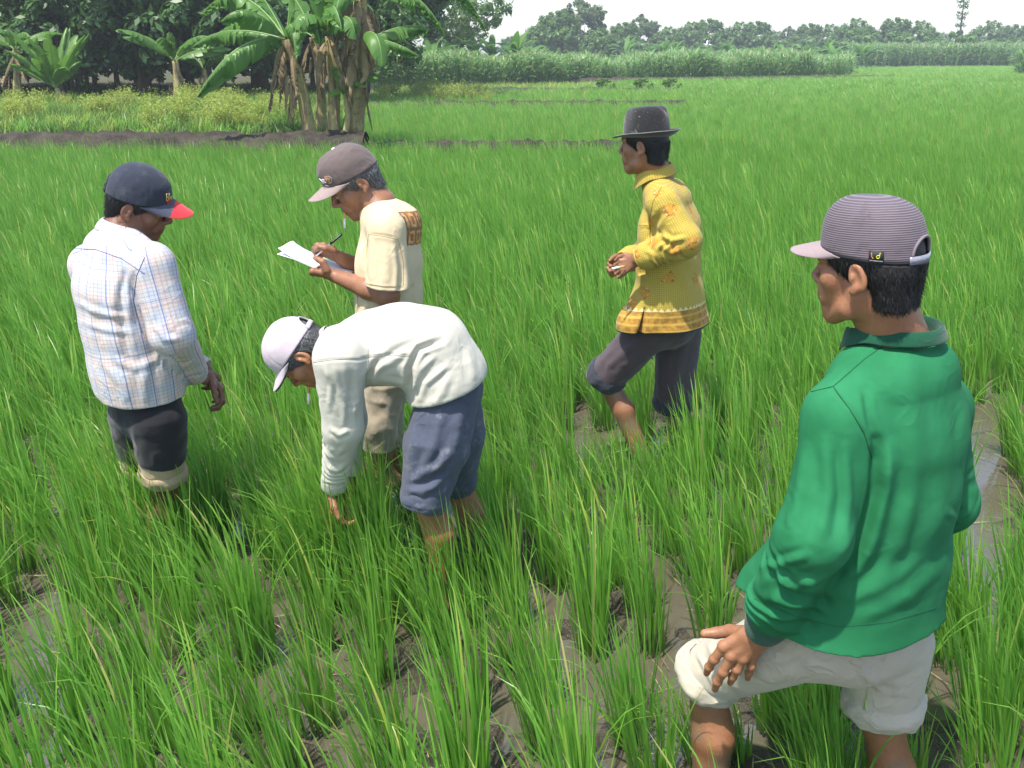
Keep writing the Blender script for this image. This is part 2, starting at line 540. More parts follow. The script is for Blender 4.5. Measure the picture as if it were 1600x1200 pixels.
def pixel_folds(V, N, folds):
    """folds: (polyline in photo pixels, half width px, depth m); ridge when > 0. Only cloth turned to that side moves."""
    if not folds: return np.zeros(len(V))
    px, py = PROJ(V)
    view = nrm(np.array([0, 0, CAM_H]) - V)
    face = np.clip((N * view).sum(1) * 1.6, 0, 1)
    d = np.zeros(len(V))
    for pl, wd, amp in folds:
        best = np.full(len(V), 1e9); tt = np.zeros(len(V))
        n = len(pl) - 1
        for i in range(n):
            a, b = np.array(pl[i], float), np.array(pl[i + 1], float)
            e = b - a; L2 = e @ e + 1e-9
            t = np.clip(((px - a[0]) * e[0] + (py - a[1]) * e[1]) / L2, 0, 1)
            q = np.hypot(px - a[0] - t * e[0], py - a[1] - t * e[1])
            m = q < best
            best[m] = q[m]; tt[m] = (i + t[m]) / n
        taper = np.clip(np.minimum(tt, 1 - tt) * 5 + .25, 0, 1)
        x = best / wd
        d += amp * face * taper * (np.exp(-x * x) - .45 * np.exp(-((x - 1.7) / .8) ** 2))
    return d
def cloth_uv(V, torso, limbs):
    """u around, v along, from the nearest of torso axis (A, B, S, R) and limb bones"""
    out = np.zeros((len(V), 3)); best = np.full(len(V), 1e9)
    off = 0.0
    for bi, (chain, S, rad) in enumerate([torso] + limbs):
        acc = 0.0
        for (A, B) in zip(chain[:-1], chain[1:]):
            A, B = np.asarray(A, float), np.asarray(B, float)
            L = np.linalg.norm(B - A); ax = (B - A) / L
            s = nrm(S - ax * (np.asarray(S) @ ax)); n = np.cross(ax, s)
            t = (V - A) @ ax; h = np.clip(t, 0, L)
            q = V - A - h[:, None] * ax
            d = np.linalg.norm(q, axis=1) / rad
            m = d < best
            best[m] = d[m]
            ang = np.arctan2(q[m] @ n, q[m] @ s)
            out[m, 0] = ang * rad + bi * .037
            out[m, 1] = acc + t[m] if True else 0
            out[m, 2] = bi
            acc += L
    return out
# ------------------------------------------------------------------ headwear
def cap(H, parent, mat_crown, mat_brim, ext=.078, hgt=.105, p=2.5, rim=.034, tilt=0.10, a=.108, b=.088, opening=False, strap=None,
        piping=None, front_flat=0.0, mat_under=None, brim_tip=None, droop=.016, curve=.030, wr=.0012, seed=1, button=None):
    cx = -.008
    def zr(ph): return rim + tilt * (cx + a * np.cos(ph)) * .9
    nph, ns = 144, 46
    ph = np.linspace(-np.pi, np.pi, nph, endpoint=False)
    s = np.linspace(0, np.pi / 2, ns)
    PH, S = np.meshgrid(ph, s, indexing='ij')
    r = np.cos(S) ** (2 / p); r[:, -1] = 0
    zz = np.sin(S) ** (2 / p)
    seam = np.zeros_like(PH)
    for q in np.arange(6) * np.pi / 3 + np.pi / 6 * 0:
        dq = np.angle(np.exp(1j * (PH - q)))
        seam += np.exp(-(dq / .035) ** 2)
    r = r * (1 - .015 * seam * np.cos(S) ** .3)
    X = cx + a * r * np.cos(PH); Y = b * r * np.sin(PH)
    Z = zr(PH) * (1 - zz) + (rim + hgt) * zz + front_flat * np.exp(-((PH) / .8) ** 2) * np.sin(2 * S)
    X = X + front_flat * .6 * np.exp(-((PH) / .7) ** 2) * np.sin(2 * S)
    P = np.stack([X, Y, Z], -1)
    nz = vnoise(P.reshape(-1, 3) * 26 + seed * 9.1, seed).reshape(PH.shape) + .5 * vnoise(P.reshape(-1, 3) * 60 + seed, seed + 5).reshape(PH.shape)
    P = P * (1 + (wr * 10 * nz)[..., None] * np.array([1, 1, .4]))
    def surf(y, z):
        t = np.clip((z - zr(np.pi)) / (rim + hgt - zr(np.pi)), 0, .98)
        rr = (1 - t ** p) ** (1 / p)
        phv = np.pi - np.arcsin(np.clip(y / (b * rr), -1, 1))
        return np.stack([cx + a * rr * np.cos(phv), y, z], 1)
    z0 = zr(np.pi) + .013
    inn = np.zeros(P.shape[:2], bool)
    if opening:
        y_, z_ = P[..., 1], P[..., 2]
        g_ = np.where(z_ > z0, np.hypot(y_, z_ - z0) / .036, np.abs(y_) / .036)
        inn = (P[..., 0] < 0) & (g_ <= 1.0)
        rg = inn & (g_ > .70)
        yy_ = np.where(rg, y_ / g_, y_); zz_ = np.where(rg & (z_ > z0), z0 + (z_ - z0) / g_, z_)
        P[rg] = surf(yy_[rg], zz_[rg])
    idx = np.arange(nph * ns).reshape(nph, ns)
    f = []
    for i in range(nph):
        i2 = (i + 1) % nph
        for j in range(ns - 1):
            q = (idx[i, j], idx[i2, j], idx[i2, j + 1], idx[i, j + 1])
            if opening:
                if inn[i, j] and inn[i2, j] and inn[i, j + 1] and inn[i2, j + 1]: continue
            f.append(q)
    V = P.reshape(-1, 3)
    o = mobj('cap', H.pts(V), f, mat_crown, parent, attrs={'cp': np.stack([PH.ravel(), Z.ravel(), S.ravel()], 1)})
    solidify(o, .0022)
    if opening:
        mb = MB()
        th = np.linspace(0, np.pi, 22)
        yy = .036 * np.cos(th); zo = zr(np.pi) + .013 + .036 * np.sin(th)
        mb.tube(H.pts(surf(yy, zo)), .0032 * H.s, 6)
        mb.build('opening_trim', mat_crown if piping is None else piping, o)
        mb = MB()
        n = 16
        y = np.linspace(-.043, .043, n)
        rows = []
        for zq in (zr(np.pi) - .001, zr(np.pi) + .0145):
            q = surf(y, np.full(n, max(zq, zr(np.pi) + .001))); q[:, 0] -= .0022; q[:, 2] = zq; rows.append(q)
        mb.grid(H.pts(np.stack(rows, 1).reshape(-1, 3)).reshape(n, 2, 3))
        so = mb.build('strap', strap or mat_brim, o); solidify(so, .0024, 0)
    # brim
    nu, nv = 41, 12
    mb = MB()
    u = np.linspace(-1, 1, nu); v = np.linspace(0, 1, nv)
    U, Vv = np.meshgrid(u, v, indexing='ij')
    phb = U * R(74)
    e = ext * np.clip(1 - np.abs(U) ** 2.6, 0, 1) ** .62
    X = cx + (a - .003) * np.cos(phb) + e * Vv
    Y = (b - .002) * np.sin(phb) * (1 - .10 * Vv)
    Z = zr(phb) + .004 - droop * Vv * (e / ext) - curve * (Y / b) ** 2 * (.35 + .65 * Vv * (e / ext))
    Pb = np.stack([X, Y, Z], -1)
    fm = []
    mb.grid(H.pts(Pb.reshape(-1, 3)).reshape(nu, nv, 3))
    mats = [mat_brim]
    if brim_tip is not None:
        mats.append(brim_tip)
        mm = []
        for i in range(nu - 1):
            for j in range(nv - 1):
                c = Pb[i, j] * .5 + Pb[i + 1, j + 1] * .5
                mm.append(1 if c[0] > cx + a + ext * .16 + .06 * (-c[1]) / b * .15 else 0)
        mb.m = mm
    bo = mb.build('brim', mats, o)
    solidify(bo, .0034, -1); subsurf(bo, 1)
    if mat_under is not None:
        q = Pb.copy(); q[..., 2] -= .0042; q[..., 0] = cx + (q[..., 0] - cx) * .99
        m2 = MB(); m2.grid(H.pts(q.reshape(-1, 3)).reshape(nu, nv, 3)[::-1])
        m2.build('brim_lining', mat_under, o)
    if button is not None:
        F = []
        m3 = MB()
        pr = [(0.0, .0042), (.004, .0036), (.0065, .0022), (.0075, -.001)]
        th = np.linspace(0, 2 * np.pi, 12, endpoint=False)
        g = np.array([[[cx + rr * math.cos(t), rr * math.sin(t), rim + hgt + zz2] for rr, zz2 in pr[::-1]] for t in th])
        m3.grid(H.pts(g.reshape(-1, 3)).reshape(12, 4, 3), wrap_u=True)
        m3.build('button', button, o)
    return o
def on_crown(H, yphi, z, rim=.034, hgt=.105, tilt=.10, a=.108, b=.088, p=2.5, off=.003, ff=0.0):
    """a point just off the crown at angle yphi and height z above the rim (fraction)"""
    cx = -.008
    s = math.asin(min(1, z ** (p / 2)))
    r = math.cos(s) ** (2 / p)
    zr = rim + tilt * (cx + a * math.cos(yphi)) * .9
    x = cx + (a * r + off) * math.cos(yphi) + ff * .6 * math.exp(-(yphi / .7) ** 2) * math.sin(2 * s)
    y = (b * r + off) * math.sin(yphi)
    zz = zr * (1 - z) + (rim + hgt) * z + ff * math.exp(-(yphi / .8) ** 2) * math.sin(2 * s)
    return np.array([x, y, zz])
def crown_strokes(H, parent, name, strokes, mat, width=.0012, **kw):
    """strokes: polylines of (phi, height) on the crown, embroidered as raised threads"""
    mb = MB()
    for st in strokes:
        st = np.array(st, float)
        t = np.linspace(0, len(st) - 1, max(4, 5 * (len(st) - 1) + 1))
        ph = np.interp(t, np.arange(len(st)), st[:, 0]); z = np.interp(t, np.arange(len(st)), st[:, 1])
        mb.tube(H.pts(np.array([on_crown(H, a_, z_, **kw) for a_, z_ in zip(ph, z)])), width, 5)
    return mb.build(name, mat, parent)
def fedora(H, parent, mat_felt, mat_band, mat_edge):
    cx, z0 = -.008, .040
    nph = 96
    ph = np.linspace(0, 2 * np.pi, nph, endpoint=False)
    prof = []      # (radius factor, height) from the brim edge inwards and up
    a, b = .100, .083
    rows = []
    def ring(extra, h, ra=1.0, upturn=0.0):
        x = cx + (a * ra + extra) * np.cos(ph); y = (b * ra + extra) * np.sin(ph)
        z = np.full(nph, z0 + h) + upturn * (0.028 * np.clip(-np.cos(ph), 0, 1) ** 1.5 + .020 * np.abs(np.sin(ph)) ** 2 - .006 * np.clip(np.cos(ph), 0, 1))
        return np.stack([x, y, z], 1)
    for e, up in ((.046, 1.0), (.040, .82), (.030, .5), (.018, .22), (.007, .06), (.001, 0)): rows.append(ring(e, 0, 1, up))
    for ra, h in ((.995, .006), (.990, .024), (.975, .050), (.95, .074), (.92, .094), (.88, .110), (.80, .120), (.66, .124), (.45, .123), (.22, .121), (.02, .1205)):
        q = ring(0, h, ra)
        top = np.clip((h - .06) / .06, 0, 1)
        crease = np.exp(-((q[:, 1]) / .020) ** 2) * (1 - .5 * np.clip(q[:, 0] / .08, -1, 1) * 0) * top * .022
        q[:, 2] -= crease
        q[:, 2] += .008 * top * (-(q[:, 0] - cx) / a) * .6
        pinch = np.exp(-((q[:, 0] - .060) / .030) ** 2) * top
        q[:, 1] *= 1 - .24 * pinch
        rows.append(q)
    P = np.stack(rows, 1)
    nz = vnoise(P.reshape(-1, 3) * 22, 4).reshape(P.shape[:2])
    P = P * (1 + (.012 * nz)[..., None])
    mb = MB(); mb.grid(H.pts(P.reshape(-1, 3)).reshape(P.shape)[::-1], wrap_u=True)
    o = mb.build('hat', mat_felt, parent); solidify(o, .0028); subsurf(o, 1)
    mb = MB()
    g = []
    for h, ra in ((.004, 1.012), (.0045, 1.022), (.028, 1.000), (.0285, .985)): g.append(ring(0, h, ra))
    mb.grid(H.pts(np.stack(g, 1).reshape(-1, 3)).reshape(nph, 4, 3)[::-1], wrap_u=True)
    # flat bow on the wearer's left side
    bo = []
    for t in np.linspace(1.0, 1.55, 8):
        bo.append([[cx + (a * 1.0 + .006) * math.cos(t), (b * 1.0 + .006) * math.sin(t), z0 + hh] for hh in (.006, .027)])
    mb.grid(H.pts(np.array(bo).reshape(-1, 3)).reshape(8, 2, 3))
    bd = mb.build('hat_band', mat_band, o); solidify(bd, .0015, 0)
    mb = MB()
    e = ring(.0465, 0, 1, 1.0) * (1 + .012 * vnoise(ring(.046, 0, 1, 1.0) * 22, 4))[:, None]
    mb.tube(H.pts(np.concatenate([e, e[:2]])), .0020, 5)
    mb.build('brim_edge', mat_edge, o)
    return o

# ------------------------------------------------------------------ materials for people
def mat_skin(name, base, dark):
    t = NT(name); o = t.obj()
    f = t.noise(26, 5, o); f2 = t.noise(300, 3, o)
    c = t.mixc(t.step(f, .3, .75), base, dark)
    c = t.mixc(t.math('MULTIPLY', t.attr('lip'), .75), c, (base[0] * .62, base[1] * .38, base[2] * .42))
    c = t.mixc(t.math('MULTIPLY', t.attr('brow'), .85), c, (.012, .010, .009))
    c = t.mixc(t.math('MULTIPLY', t.attr('stub'), .40), c, (.02, .016, .014))
    e = t.attr('eye')
    c = t.mixc(t.step(e, .5, .9), c, (.55, .50, .45))
    c = t.mixc(t.step(e, 1.3, 1.8), c, (.012, .008, .006))
    c = t.mixc(t.attr('mud'), c, (.16, .125, .085))
    vn = t.noise(34, 3, o, .5, 1.2)
    vein = t.math('POWER', t.math('MAXIMUM', t.math('SUBTRACT', 1.0, t.math('ABSOLUTE', t.math('MULTIPLY', t.math('SUBTRACT', vn, .5), 6.0))), 0.0), 2.0)
    c = t.mixc(t.math('MULTIPLY', t.step(t.noise(110, 4, o, .7), .55, .75), .35), c, dark)
    h = t.math('ADD', t.math('MULTIPLY', f2, .7), t.math('ADD', t.math('MULTIPLY', t.noise(120, 4, o, .65), 1.2), t.math('MULTIPLY', vein, .20)))
    rg = t.math('ADD', .36, t.math('MULTIPLY', t.noise(45, 3, o), .22))
    return t.fin(c, rg, t.bump(h, .0008), .5, sss=.10)
def mat_hair(name, grey=0.0):
    t = NT(name); o = t.obj()
    w = t.n('Mapping'); t.l(o, w.inputs[0]); w.inputs[3].default_value = (1, 1, .16)
    f = t.noise(420, 4, w.outputs[0], .7)
    c = t.mixc(t.step(f, .5 - grey * .18, .78 - grey * .2), (.008, .007, .007), (.012 + .35 * grey, .012 + .36 * grey, .013 + .37 * grey))
    return t.fin(c, .5, t.bump(f, .003), .4)
def weave(t, o, sc=900):
    return t.noise(sc, 2, o)
def crease(t, o, normal, dist=.0024, scale=11, thin=.75):
    """sharp crumples of thin cloth on top of the modelled folds"""
    n = t.noise(scale, 2.5, o, .5, .7)
    r = t.math('SUBTRACT', 1.0, t.math('ABSOLUTE', t.math('MULTIPLY', t.math('SUBTRACT', n, .5), 4.0)))
    r = t.math('POWER', t.math('MAXIMUM', r, 0.0), 3.0)
    m = t.step(t.noise(4.5, 2, o), .42, .62)
    return t.bump(t.math('MULTIPLY', r, m), dist, thin, normal)
def mat_cloth(name, col, var=.12, rough=.88, sheen=.15, bump=.0006, stain=None, cr=.0024):
    t = NT(name); o = t.obj()
    f = t.noise(7, 4, o)
    c = t.mixc(f, [x * (1 - var) for x in col], [min(.95, x * (1 + var)) for x in col])
    if stain is not None:
        m = t.step(t.noise(11, 5, o, .65), .56, .70)
        c = t.mixc(t.math('MULTIPLY', m, .55), c, stain)
    w = t.math('ADD', weave(t, o), t.math('MULTIPLY', t.noise(60, 3, o), 1.5))
    return t.fin(c, rough, crease(t, o, t.bump(w, bump), cr), .25, sheen)

# ------------------------------------------------------------------ garments
def garment(name, F, mat, parent, folds=(), noise=None, uv=None, smooth=2, extra=None):
    V, Q = F.mesh(smooth)
    N = vnormals(V, Q)
    d = pixel_folds(V, N, folds)
    if noise:
        for (sx, sy, sz, amp, seed) in noise:
            n = vnoise(V * np.array([sx, sy, sz]), seed)
            d += amp * (1 - 2 * np.abs(n)) * .6 + amp * .4 * vnoise(V * np.array([sx, sy, sz]) * 1.9, seed + 3)
    if extra is not None: d += extra(V, N)
    V = V + N * d[:, None]
    at = {}
    if uv is not None: at['cl'] = cloth_uv(V, *uv)
    o = mobj(name, V, Q, mat, parent, attrs=at)
    return o
def seams(so, lines, mat, r=.001, name='seam'):
    """stitched seams: thin cords laid on the cloth along lines given in photo pixels"""
    from mathutils.bvhtree import BVHTree
    base = np.array(so.location)
    p = so.parent
    while p is not None: base = base + np.array(p.location); p = p.parent
    me = so.data
    bv = BVHTree.FromPolygons([v.co[:] for v in me.vertices], [tuple(q.vertices) for q in me.polygons])
    mb = MB(); n = 0
    cam0 = np.array([0, 0, CAM_H])
    for ln in lines:
        ln = np.array(ln, float); t = np.linspace(0, len(ln) - 1, 14 * (len(ln) - 1) + 1)
        xs, ys = np.interp(t, np.arange(len(ln)), ln[:, 0]), np.interp(t, np.arange(len(ln)), ln[:, 1])
        run = []
        for x, y in zip(xs, ys):
            d = nrm(W(x, y, 3.0) - cam0)
            h = bv.ray_cast(Vector(cam0 - base), Vector(d))
            if h[0] is None:
                if len(run) > 3: mb.tube(np.array(run), r, 5); n += 1
                run = []; continue
            run.append(np.array(h[0]) + base + np.array(h[1]) * r * .35)
        if len(run) > 3: mb.tube(np.array(run), r, 5); n += 1
    if n: return mb.build(name, mat, so)
def limb_wrinkle(V, A, B, rad, freq, amp, seed=0, lo=0.0, hi=1.0, side=None):
    """rings of slack along a limb between fractions lo..hi, stronger on the side given"""
    A, B = np.asarray(A, float), np.asarray(B, float)
    L = np.linalg.norm(B - A); ax = (B - A) / L
    t = (V - A) @ ax / L
    q = V - A - np.clip(t, 0, 1)[:, None] * (B - A)
    dist = np.linalg.norm(q, axis=1)
    w = np.exp(-(np.clip(dist / rad - 1.2, 0, None) / .25) ** 2) * np.clip((t - lo) / .08, 0, 1) * np.clip((hi - t) / .08, 0, 1)
    if side is not None:
        w = w * np.clip(.45 + .75 * (nrm(q) @ nrm(side)), 0, 1)
    n = vnoise(V * 14, seed) * 1.6
    return amp * w * np.sin(t * freq * 6.283 + n * 5.0) * np.clip(.4 + 1.2 * vnoise(V * 9 + 3.3, seed + 7), 0, 1)
def collar_band(name, c, ax, S, ra, rb, h, mat, parent, flare=.012, drop=.02, open_front=0.6, roll=True):
    """turned-down shirt collar round the neck: c centre, ax up direction, S side direction"""
    ax = nrm(ax); S = nrm(np.asarray(S) - ax * (np.asarray(S) @ ax)); N = np.cross(ax, S)
    n = 40
    a0 = open_front
    th = np.linspace(-np.pi + a0, np.pi - a0, n)      # 0 = back of the neck (-N)
    prof = [(0.0, -.012), (0.002, h * .5), (.003, h), (.007, h + .003), (.010, h - .003), (.013 + flare * .5, h * .35), (.015 + flare, -drop * .5)]
    G = []
    for t in th:
        row = []
        front = max(0, abs(t) / (np.pi - a0) - .55) / .45
        for (e, z) in prof:
            r1, r2 = ra + e, rb + e
            zz = z - .022 * front - (.028 * front if e > .011 else 0)
            row.append(c + S * (r1 * math.sin(t)) - N * (r2 * math.cos(t)) + ax * zz)
        G.append(row)
    mb = MB(); mb.grid(np.array(G))
    uv = np.array([[t * ra, p[1] * 1.0, 0] for t in th for p in prof])
    o = mobj(name, mb.verts(), mb.f, mat, parent, attrs={'cl': uv})
    solidify(o, .002, 0); subsurf(o, 1)
    return o
def ring_cuff(name, A, B, r0, r1, mat, parent, S=None, n=24, lumps=.0, seed=0, rows=6, bulge=.004):
    A, B = np.asarray(A, float), np.asarray(B, float)
    ax = nrm(B - A); S = np.array([1, .3, .1]) if S is None else S
    S = nrm(S - ax * (S @ ax)); N = np.cross(ax, S)
    G = []
    th = np.linspace(0, 2 * np.pi, n, endpoint=False)
    r0 = np.broadcast_to(np.asarray(r0, float), (2,)); r1 = np.broadcast_to(np.asarray(r1, float), (2,))
    tt = [0, 0.02] + list(np.linspace(.12, .9, rows)) + [.985, 1.0, .97, .8, .6]
    ee = [-.012, 0] + [bulge * math.sin(math.pi * (i + .5) / rows) for i in range(rows)] + [0, -.004, -.009, -.011, -.014]
    for a in th:
        row = []
        for t, e in zip(tt, ee):
            r = r0 + (r1 - r0) * t + e
            row.append(A + (B - A) * t + S * r[0] * math.cos(a) + N * r[1] * math.sin(a))
        G.append(row)
    G = np.array(G)
    if lumps:
        q = G.reshape(-1, 3)
        k = lumps * (vnoise(q * 45, seed) + .6 * vnoise(q * 95, seed + 1))
        c = A + ((q - A) @ ax)[:, None] * ax
        q = q + nrm(q - c) * k[:, None] + ax * (lumps * .8 * vnoise(q * 30, seed + 2))[:, None]
        G = q.reshape(G.shape)
    mb = MB(); mb.grid(G, wrap_u=True)
    o = mb.build(name, mat, parent); subsurf(o, 1)
    return o
def body_mesh(parent, parts, H, mat, mud=None):
    """parts: list of (V, F), the first holds the head"""
    V, Q = merge(parts)
    lip, brow, eye, stub = head_colour(H, V)
    near = np.linalg.norm(V - H.c, axis=1) < .16 * H.s / .95
    at = {'lip': lip * near, 'brow': brow * near, 'eye': eye * near, 'stub': stub * near}
    at['mud'] = mud(V) if mud is not None else np.zeros(len(V))
    return mobj('body', V, Q, mat, parent, attrs=at)
def foot(F, ank, fwd, k=.012):
    ank = np.asarray(ank, float); fwd = nrm(np.array([fwd[0], fwd[1], 0]))
    heel = ank - fwd * .035 + np.array([0, 0, -.05]); ball = ank + fwd * .125 + np.array([0, 0, -.062])
    F.cone(ank, heel, .036, .030, None, k); F.cone(ank + fwd * .02, ball, .036, (.042, .018), np.array([-fwd[1], fwd[0], 0]), .02)
    F.cone(ball, ball + fwd * .055, (.040, .014), (.032, .010), np.array([-fwd[1], fwd[0], 0]), .012)
# ================================================================== the man in green, nearest the camera
MS_A = mat_skin('skin_warm', (.30, .135, .065), (.24, .100, .048))
MS_B = mat_skin('skin_tan', (.27, .125, .065), (.215, .092, .046))
MS_C = mat_skin('skin_dark', (.17, .075, .042), (.13, .056, .032))
M_HAIR = mat_hair('hair_black'); M_HAIRG = mat_hair('hair_grey', .62)
def ribbed(name, c1, c2, per, key='cp', comp=1):
    t = NT(name); o = t.obj()
    a = t.attr(key, 'Vector'); z = t.vec(a)[comp]
    z = t.math('ADD', z, t.math('MULTIPLY', t.noise(30, 3, o), .0022))
    w = t.math('SINE', t.math('MULTIPLY', z, 6.283 / per))
    f = t.step(w, -.5, .7)
    n = t.noise(9, 4, o)
    c = t.mixc(f, c1, c2); c = t.mixc(t.math('MULTIPLY', n, .35), c, (.22, .185, .205))
    c = t.mixc(t.math('MULTIPLY', t.step(t.noise(16, 5, o, .65), .54, .68), .5), c, (.07, .054, .056))
    return t.fin(c, .75, t.bump(f, .0012), .3, .1)

def man_green():
    root = empty('person', WZ(1370, 1290, 0), 'man in a long-sleeved green shirt and purple-grey cap, hand on his raised knee', 'person')
    fy = 123.0
    f = np.array([math.cos(R(fy)), math.sin(R(fy)), 0]); S = np.array([f[1], -f[0], 0])     # S: his right
    H = Head(W(1357, 420, 1.85), 135, 3, -2, .97, 1.0)
    nb = W(1396, 545, 1.87)
    SL, SR = W(1311, 652, 1.76), W(1464, 634, 1.96)
    EL, WL = W(1270, 838, 1.69), W(1197, 976, 1.80)
    ER, WR = W(1484, 785, 1.99), W(1420, 850, 2.10)
    T = [W(1396, 600, 1.85), W(1388, 680, 1.85), W(1375, 770, 1.85), W(1352, 880, 1.86), W(1322, 985, 1.87)]
    hipL, hipR = W(1290, 985, 1.83), W(1388, 1000, 1.92)
    kL, aL = W(1104, 1052, 2.05), W(1112, 1315, 2.02)
    kR, aR = W(1378, 1118, 1.92), W(1398, 1345, 1.93)
    # body
    hf = bbox_field([H.c, nb], .17, .003)
    head_field(hf, H)
    hf.cone(H.p(-.022, 0, -.03), nb + f * .0, .056, .062, S, .02)
    hf.cone(H.p(-.03, 0, -.06), nb - f * .015, .05, .066, S, .02)
    for s_ in (SL, SR): hf.cone(nb, nb + (s_ - nb) * .6 + np.array([0, 0, -.03]), .05, .045, None, .03)
    parts = [hf.mesh(2)]
    tf = bbox_field(T + [SL, SR], .2, .010)
    for i, (a_, b_) in enumerate([(.15, .09), (.16, .095), (.145, .095), (.15, .1)]):
        tf.cone(T[i], T[i + 1], (a_, b_), (a_, b_), S, .04)
    tf.cone(SL, SR, .05, .05, None, .03); tf.cone(T[0], nb, .06, .055, None, .03)
    tf.cone(SR, ER, .048, .04); tf.cone(ER, WR, .038, .028); tf.cone(SL, EL, .048, .04)
    parts.append(tf.mesh(1))
    # legs
    for hp, kn, an in ((hipL, kL, aL), (hipR, kR, aR)):
        lf = bbox_field([hp, kn, an], .2, .005)
        fw = f
        lf.cone(hp, kn, .075, .053); lf.ell(kn + fw * .012, (.050, .050, .056), None, .02)
        calf = kn + (an - kn) * .33 - fw * .022
        lf.cone(kn, an, .046, .033, None, .02); lf.cone(kn + (an - kn) * .12 - fw * .01, calf, .042, .048, None, .02)
        lf.cone(calf, an - (an - kn) * .15, .046, .030, None, .03)
        foot(lf, an, f)
        parts.append(lf.mesh(2))
    # left hand spread on the thigh
    def P(x, y, d): return W(x, y, d)
    wr = P(1186, 988, 1.815)
    palm = [P(1131, 1010, 1.830), P(1143, 1025, 1.822), P(1161, 1028, 1.818), P(1178, 1020, 1.822)]
    fing = [[P(1116, 1030, 1.838), P(1108, 1042, 1.852), P(1104, 1052, 1.868)],
            [P(1130, 1050, 1.826), P(1121, 1065, 1.838), P(1117, 1077, 1.853)],
            [P(1152, 1046, 1.820), P(1145, 1057, 1.832), P(1141, 1067, 1.846)],
            [P(1174, 1041, 1.824), P(1170, 1051, 1.834), P(1168, 1060, 1.846)]]
    thumb = [P(1166, 990, 1.835), P(1140, 986, 1.875), P(1119, 989, 1.885), P(1101, 990, 1.885)]
    nn = nrm(np.array([0, -.6, .8]))
    af = bbox_field([WL, wr] + palm + [q for l in fing for q in l] + thumb, .05, .0022)
    hand_field(af, wr, palm, fing, thumb, nn, 1.22)
    af.cone(WL, wr, .030, .026, None, .01)
    for a_, b_ in zip(palm, fing):           # knuckle tendons
        af.cone(wr + (a_ - wr) * .35 + nn * .008, a_ + nn * .006, .004, .005, None, .006)
    parts.append(af.mesh(2))
    bb = body_mesh(root, parts, H, MS_A, lambda V: np.clip((.20 + .16 * vnoise(V * 13, 6) - V[:, 2]) * 6, 0, .85) + .5 * np.clip(vnoise(V * 160, 2) - .55, 0, 1) * 3 * (np.linalg.norm(V - wr, axis=1) < .13))
    mobj('hair', *mesh_hair(H, low=-.062, thick=.006), M_HAIR, root)
    # shirt
    sh = bbox_field(T + [SL, SR, EL, WL, ER, WR], .26, .0038)
    R4 = [(.150, .105), (.178, .122), (.178, .126), (.188, .142), (.236, .188)]
    for i in range(4): sh.cone(T[i], T[i + 1], R4[i], R4[i + 1], S, .03, p=2.3)
    sh.cone(SL, SR, .056, .056, None, .05)
    for s_ in (SL, SR): sh.cone(nb + np.array([0, 0, -.02]), s_ + np.array([0, 0, -.002]), .046, .052, None, .05)
    sh.cone(SL, EL, .062, .068, None, .03); sh.cone(EL, EL + (WL - EL) * .75, .068, .054, None, .03); sh.cone(EL + (WL - EL) * .72, EL + (WL - EL) * .86, .058, .046, None, .02)
    sh.cone(SR, ER, .060, .057, None, .03); sh.cone(ER, WR, .058, .042, None, .03)
    low = T[4]; upv = nrm(T[3] - T[4])
    sh.cone(T[2], W(1205, 915, 2.0), .11, .075, None, .06); sh.cone(T[3], W(1190, 950, 1.98), .11, .06, None, .05)
    # slanting hem
    c1, c2, c3 = W(1152, 926, 1.95), W(1310, 986, 1.70), W(1476, 948, 1.95)
    hn = np.cross(c3 - c1, c2 - c1); hn = hn if hn[2] < 0 else -hn
    sh.half(c2, hn, .004, lo=low - np.array([.34, .3, .35]), hi=low + np.array([.34, .3, .06]))
    sh.f = np.maximum(sh.f, -10)
    # keep the sleeve: put the forearm back where the hem cut crossed it
    sh.cone(EL, EL + (WL - EL) * .75, .068, .054, None, .02); sh.cone(EL + (WL - EL) * .72, EL + (WL - EL) * .86, .058, .046, None, .02)
    sh.cone(nb + np.array([0, 0, -.01]), nb + np.array([0, 0, .08]), .060, .056, None, .006, 's')
    sh.cone(low + upv * .02, low - upv * .2, (.215, .168), (.225, .176), S, .006, 's')
    folds = [([(1420, 545), (1424, 620), (1432, 720), (1420, 850)], 20, .006), ([(1385, 575), (1386, 640), (1390, 720), (1372, 800)], 16, .004),
             ([(1458, 560), (1468, 640), (1476, 740), (1460, 860)], 17, .005), ([(1372, 690), (1368, 760), (1350, 830), (1330, 880)], 9, -.011),
             ([(1350, 610), (1360, 660), (1372, 700)], 6, -.004),
             ([(1390, 700), (1385, 780), (1362, 860), (1300, 930)], 12, .007), ([(1418, 760), (1405, 850), (1365, 920)], 13, .005),
             ([(1470, 800), (1440, 870), (1380, 920), (1310, 940)], 13, .005), ([(1470, 880), (1420, 930), (1340, 965)], 12, .005),
             ([(1215, 900), (1245, 915), (1280, 905)], 8, .010), ([(1205, 930), (1238, 945), (1275, 938)], 8, .010), ([(1190, 885), (1222, 880), (1260, 868)], 7, .006),
             ([(1200, 960), (1225, 968), (1258, 955)], 6, .007), ([(1255, 700), (1250, 760), (1235, 830)], 9, .005), ([(1290, 690), (1295, 770), (1280, 850)], 10, .006),
             ([(1320, 700), (1325, 780), (1318, 860)], 8, .005), ([(1505, 640), (1508, 720), (1500, 780)], 7, .004),
             ([(1400, 522), (1350, 560), (1305, 600), (1280, 610)], 3, -.0022), ([(1296, 606), (1330, 640), (1356, 690)], 3.2, -.0026),
             ([(1480, 800), (1495, 812), (1510, 800)], 6, .006)]
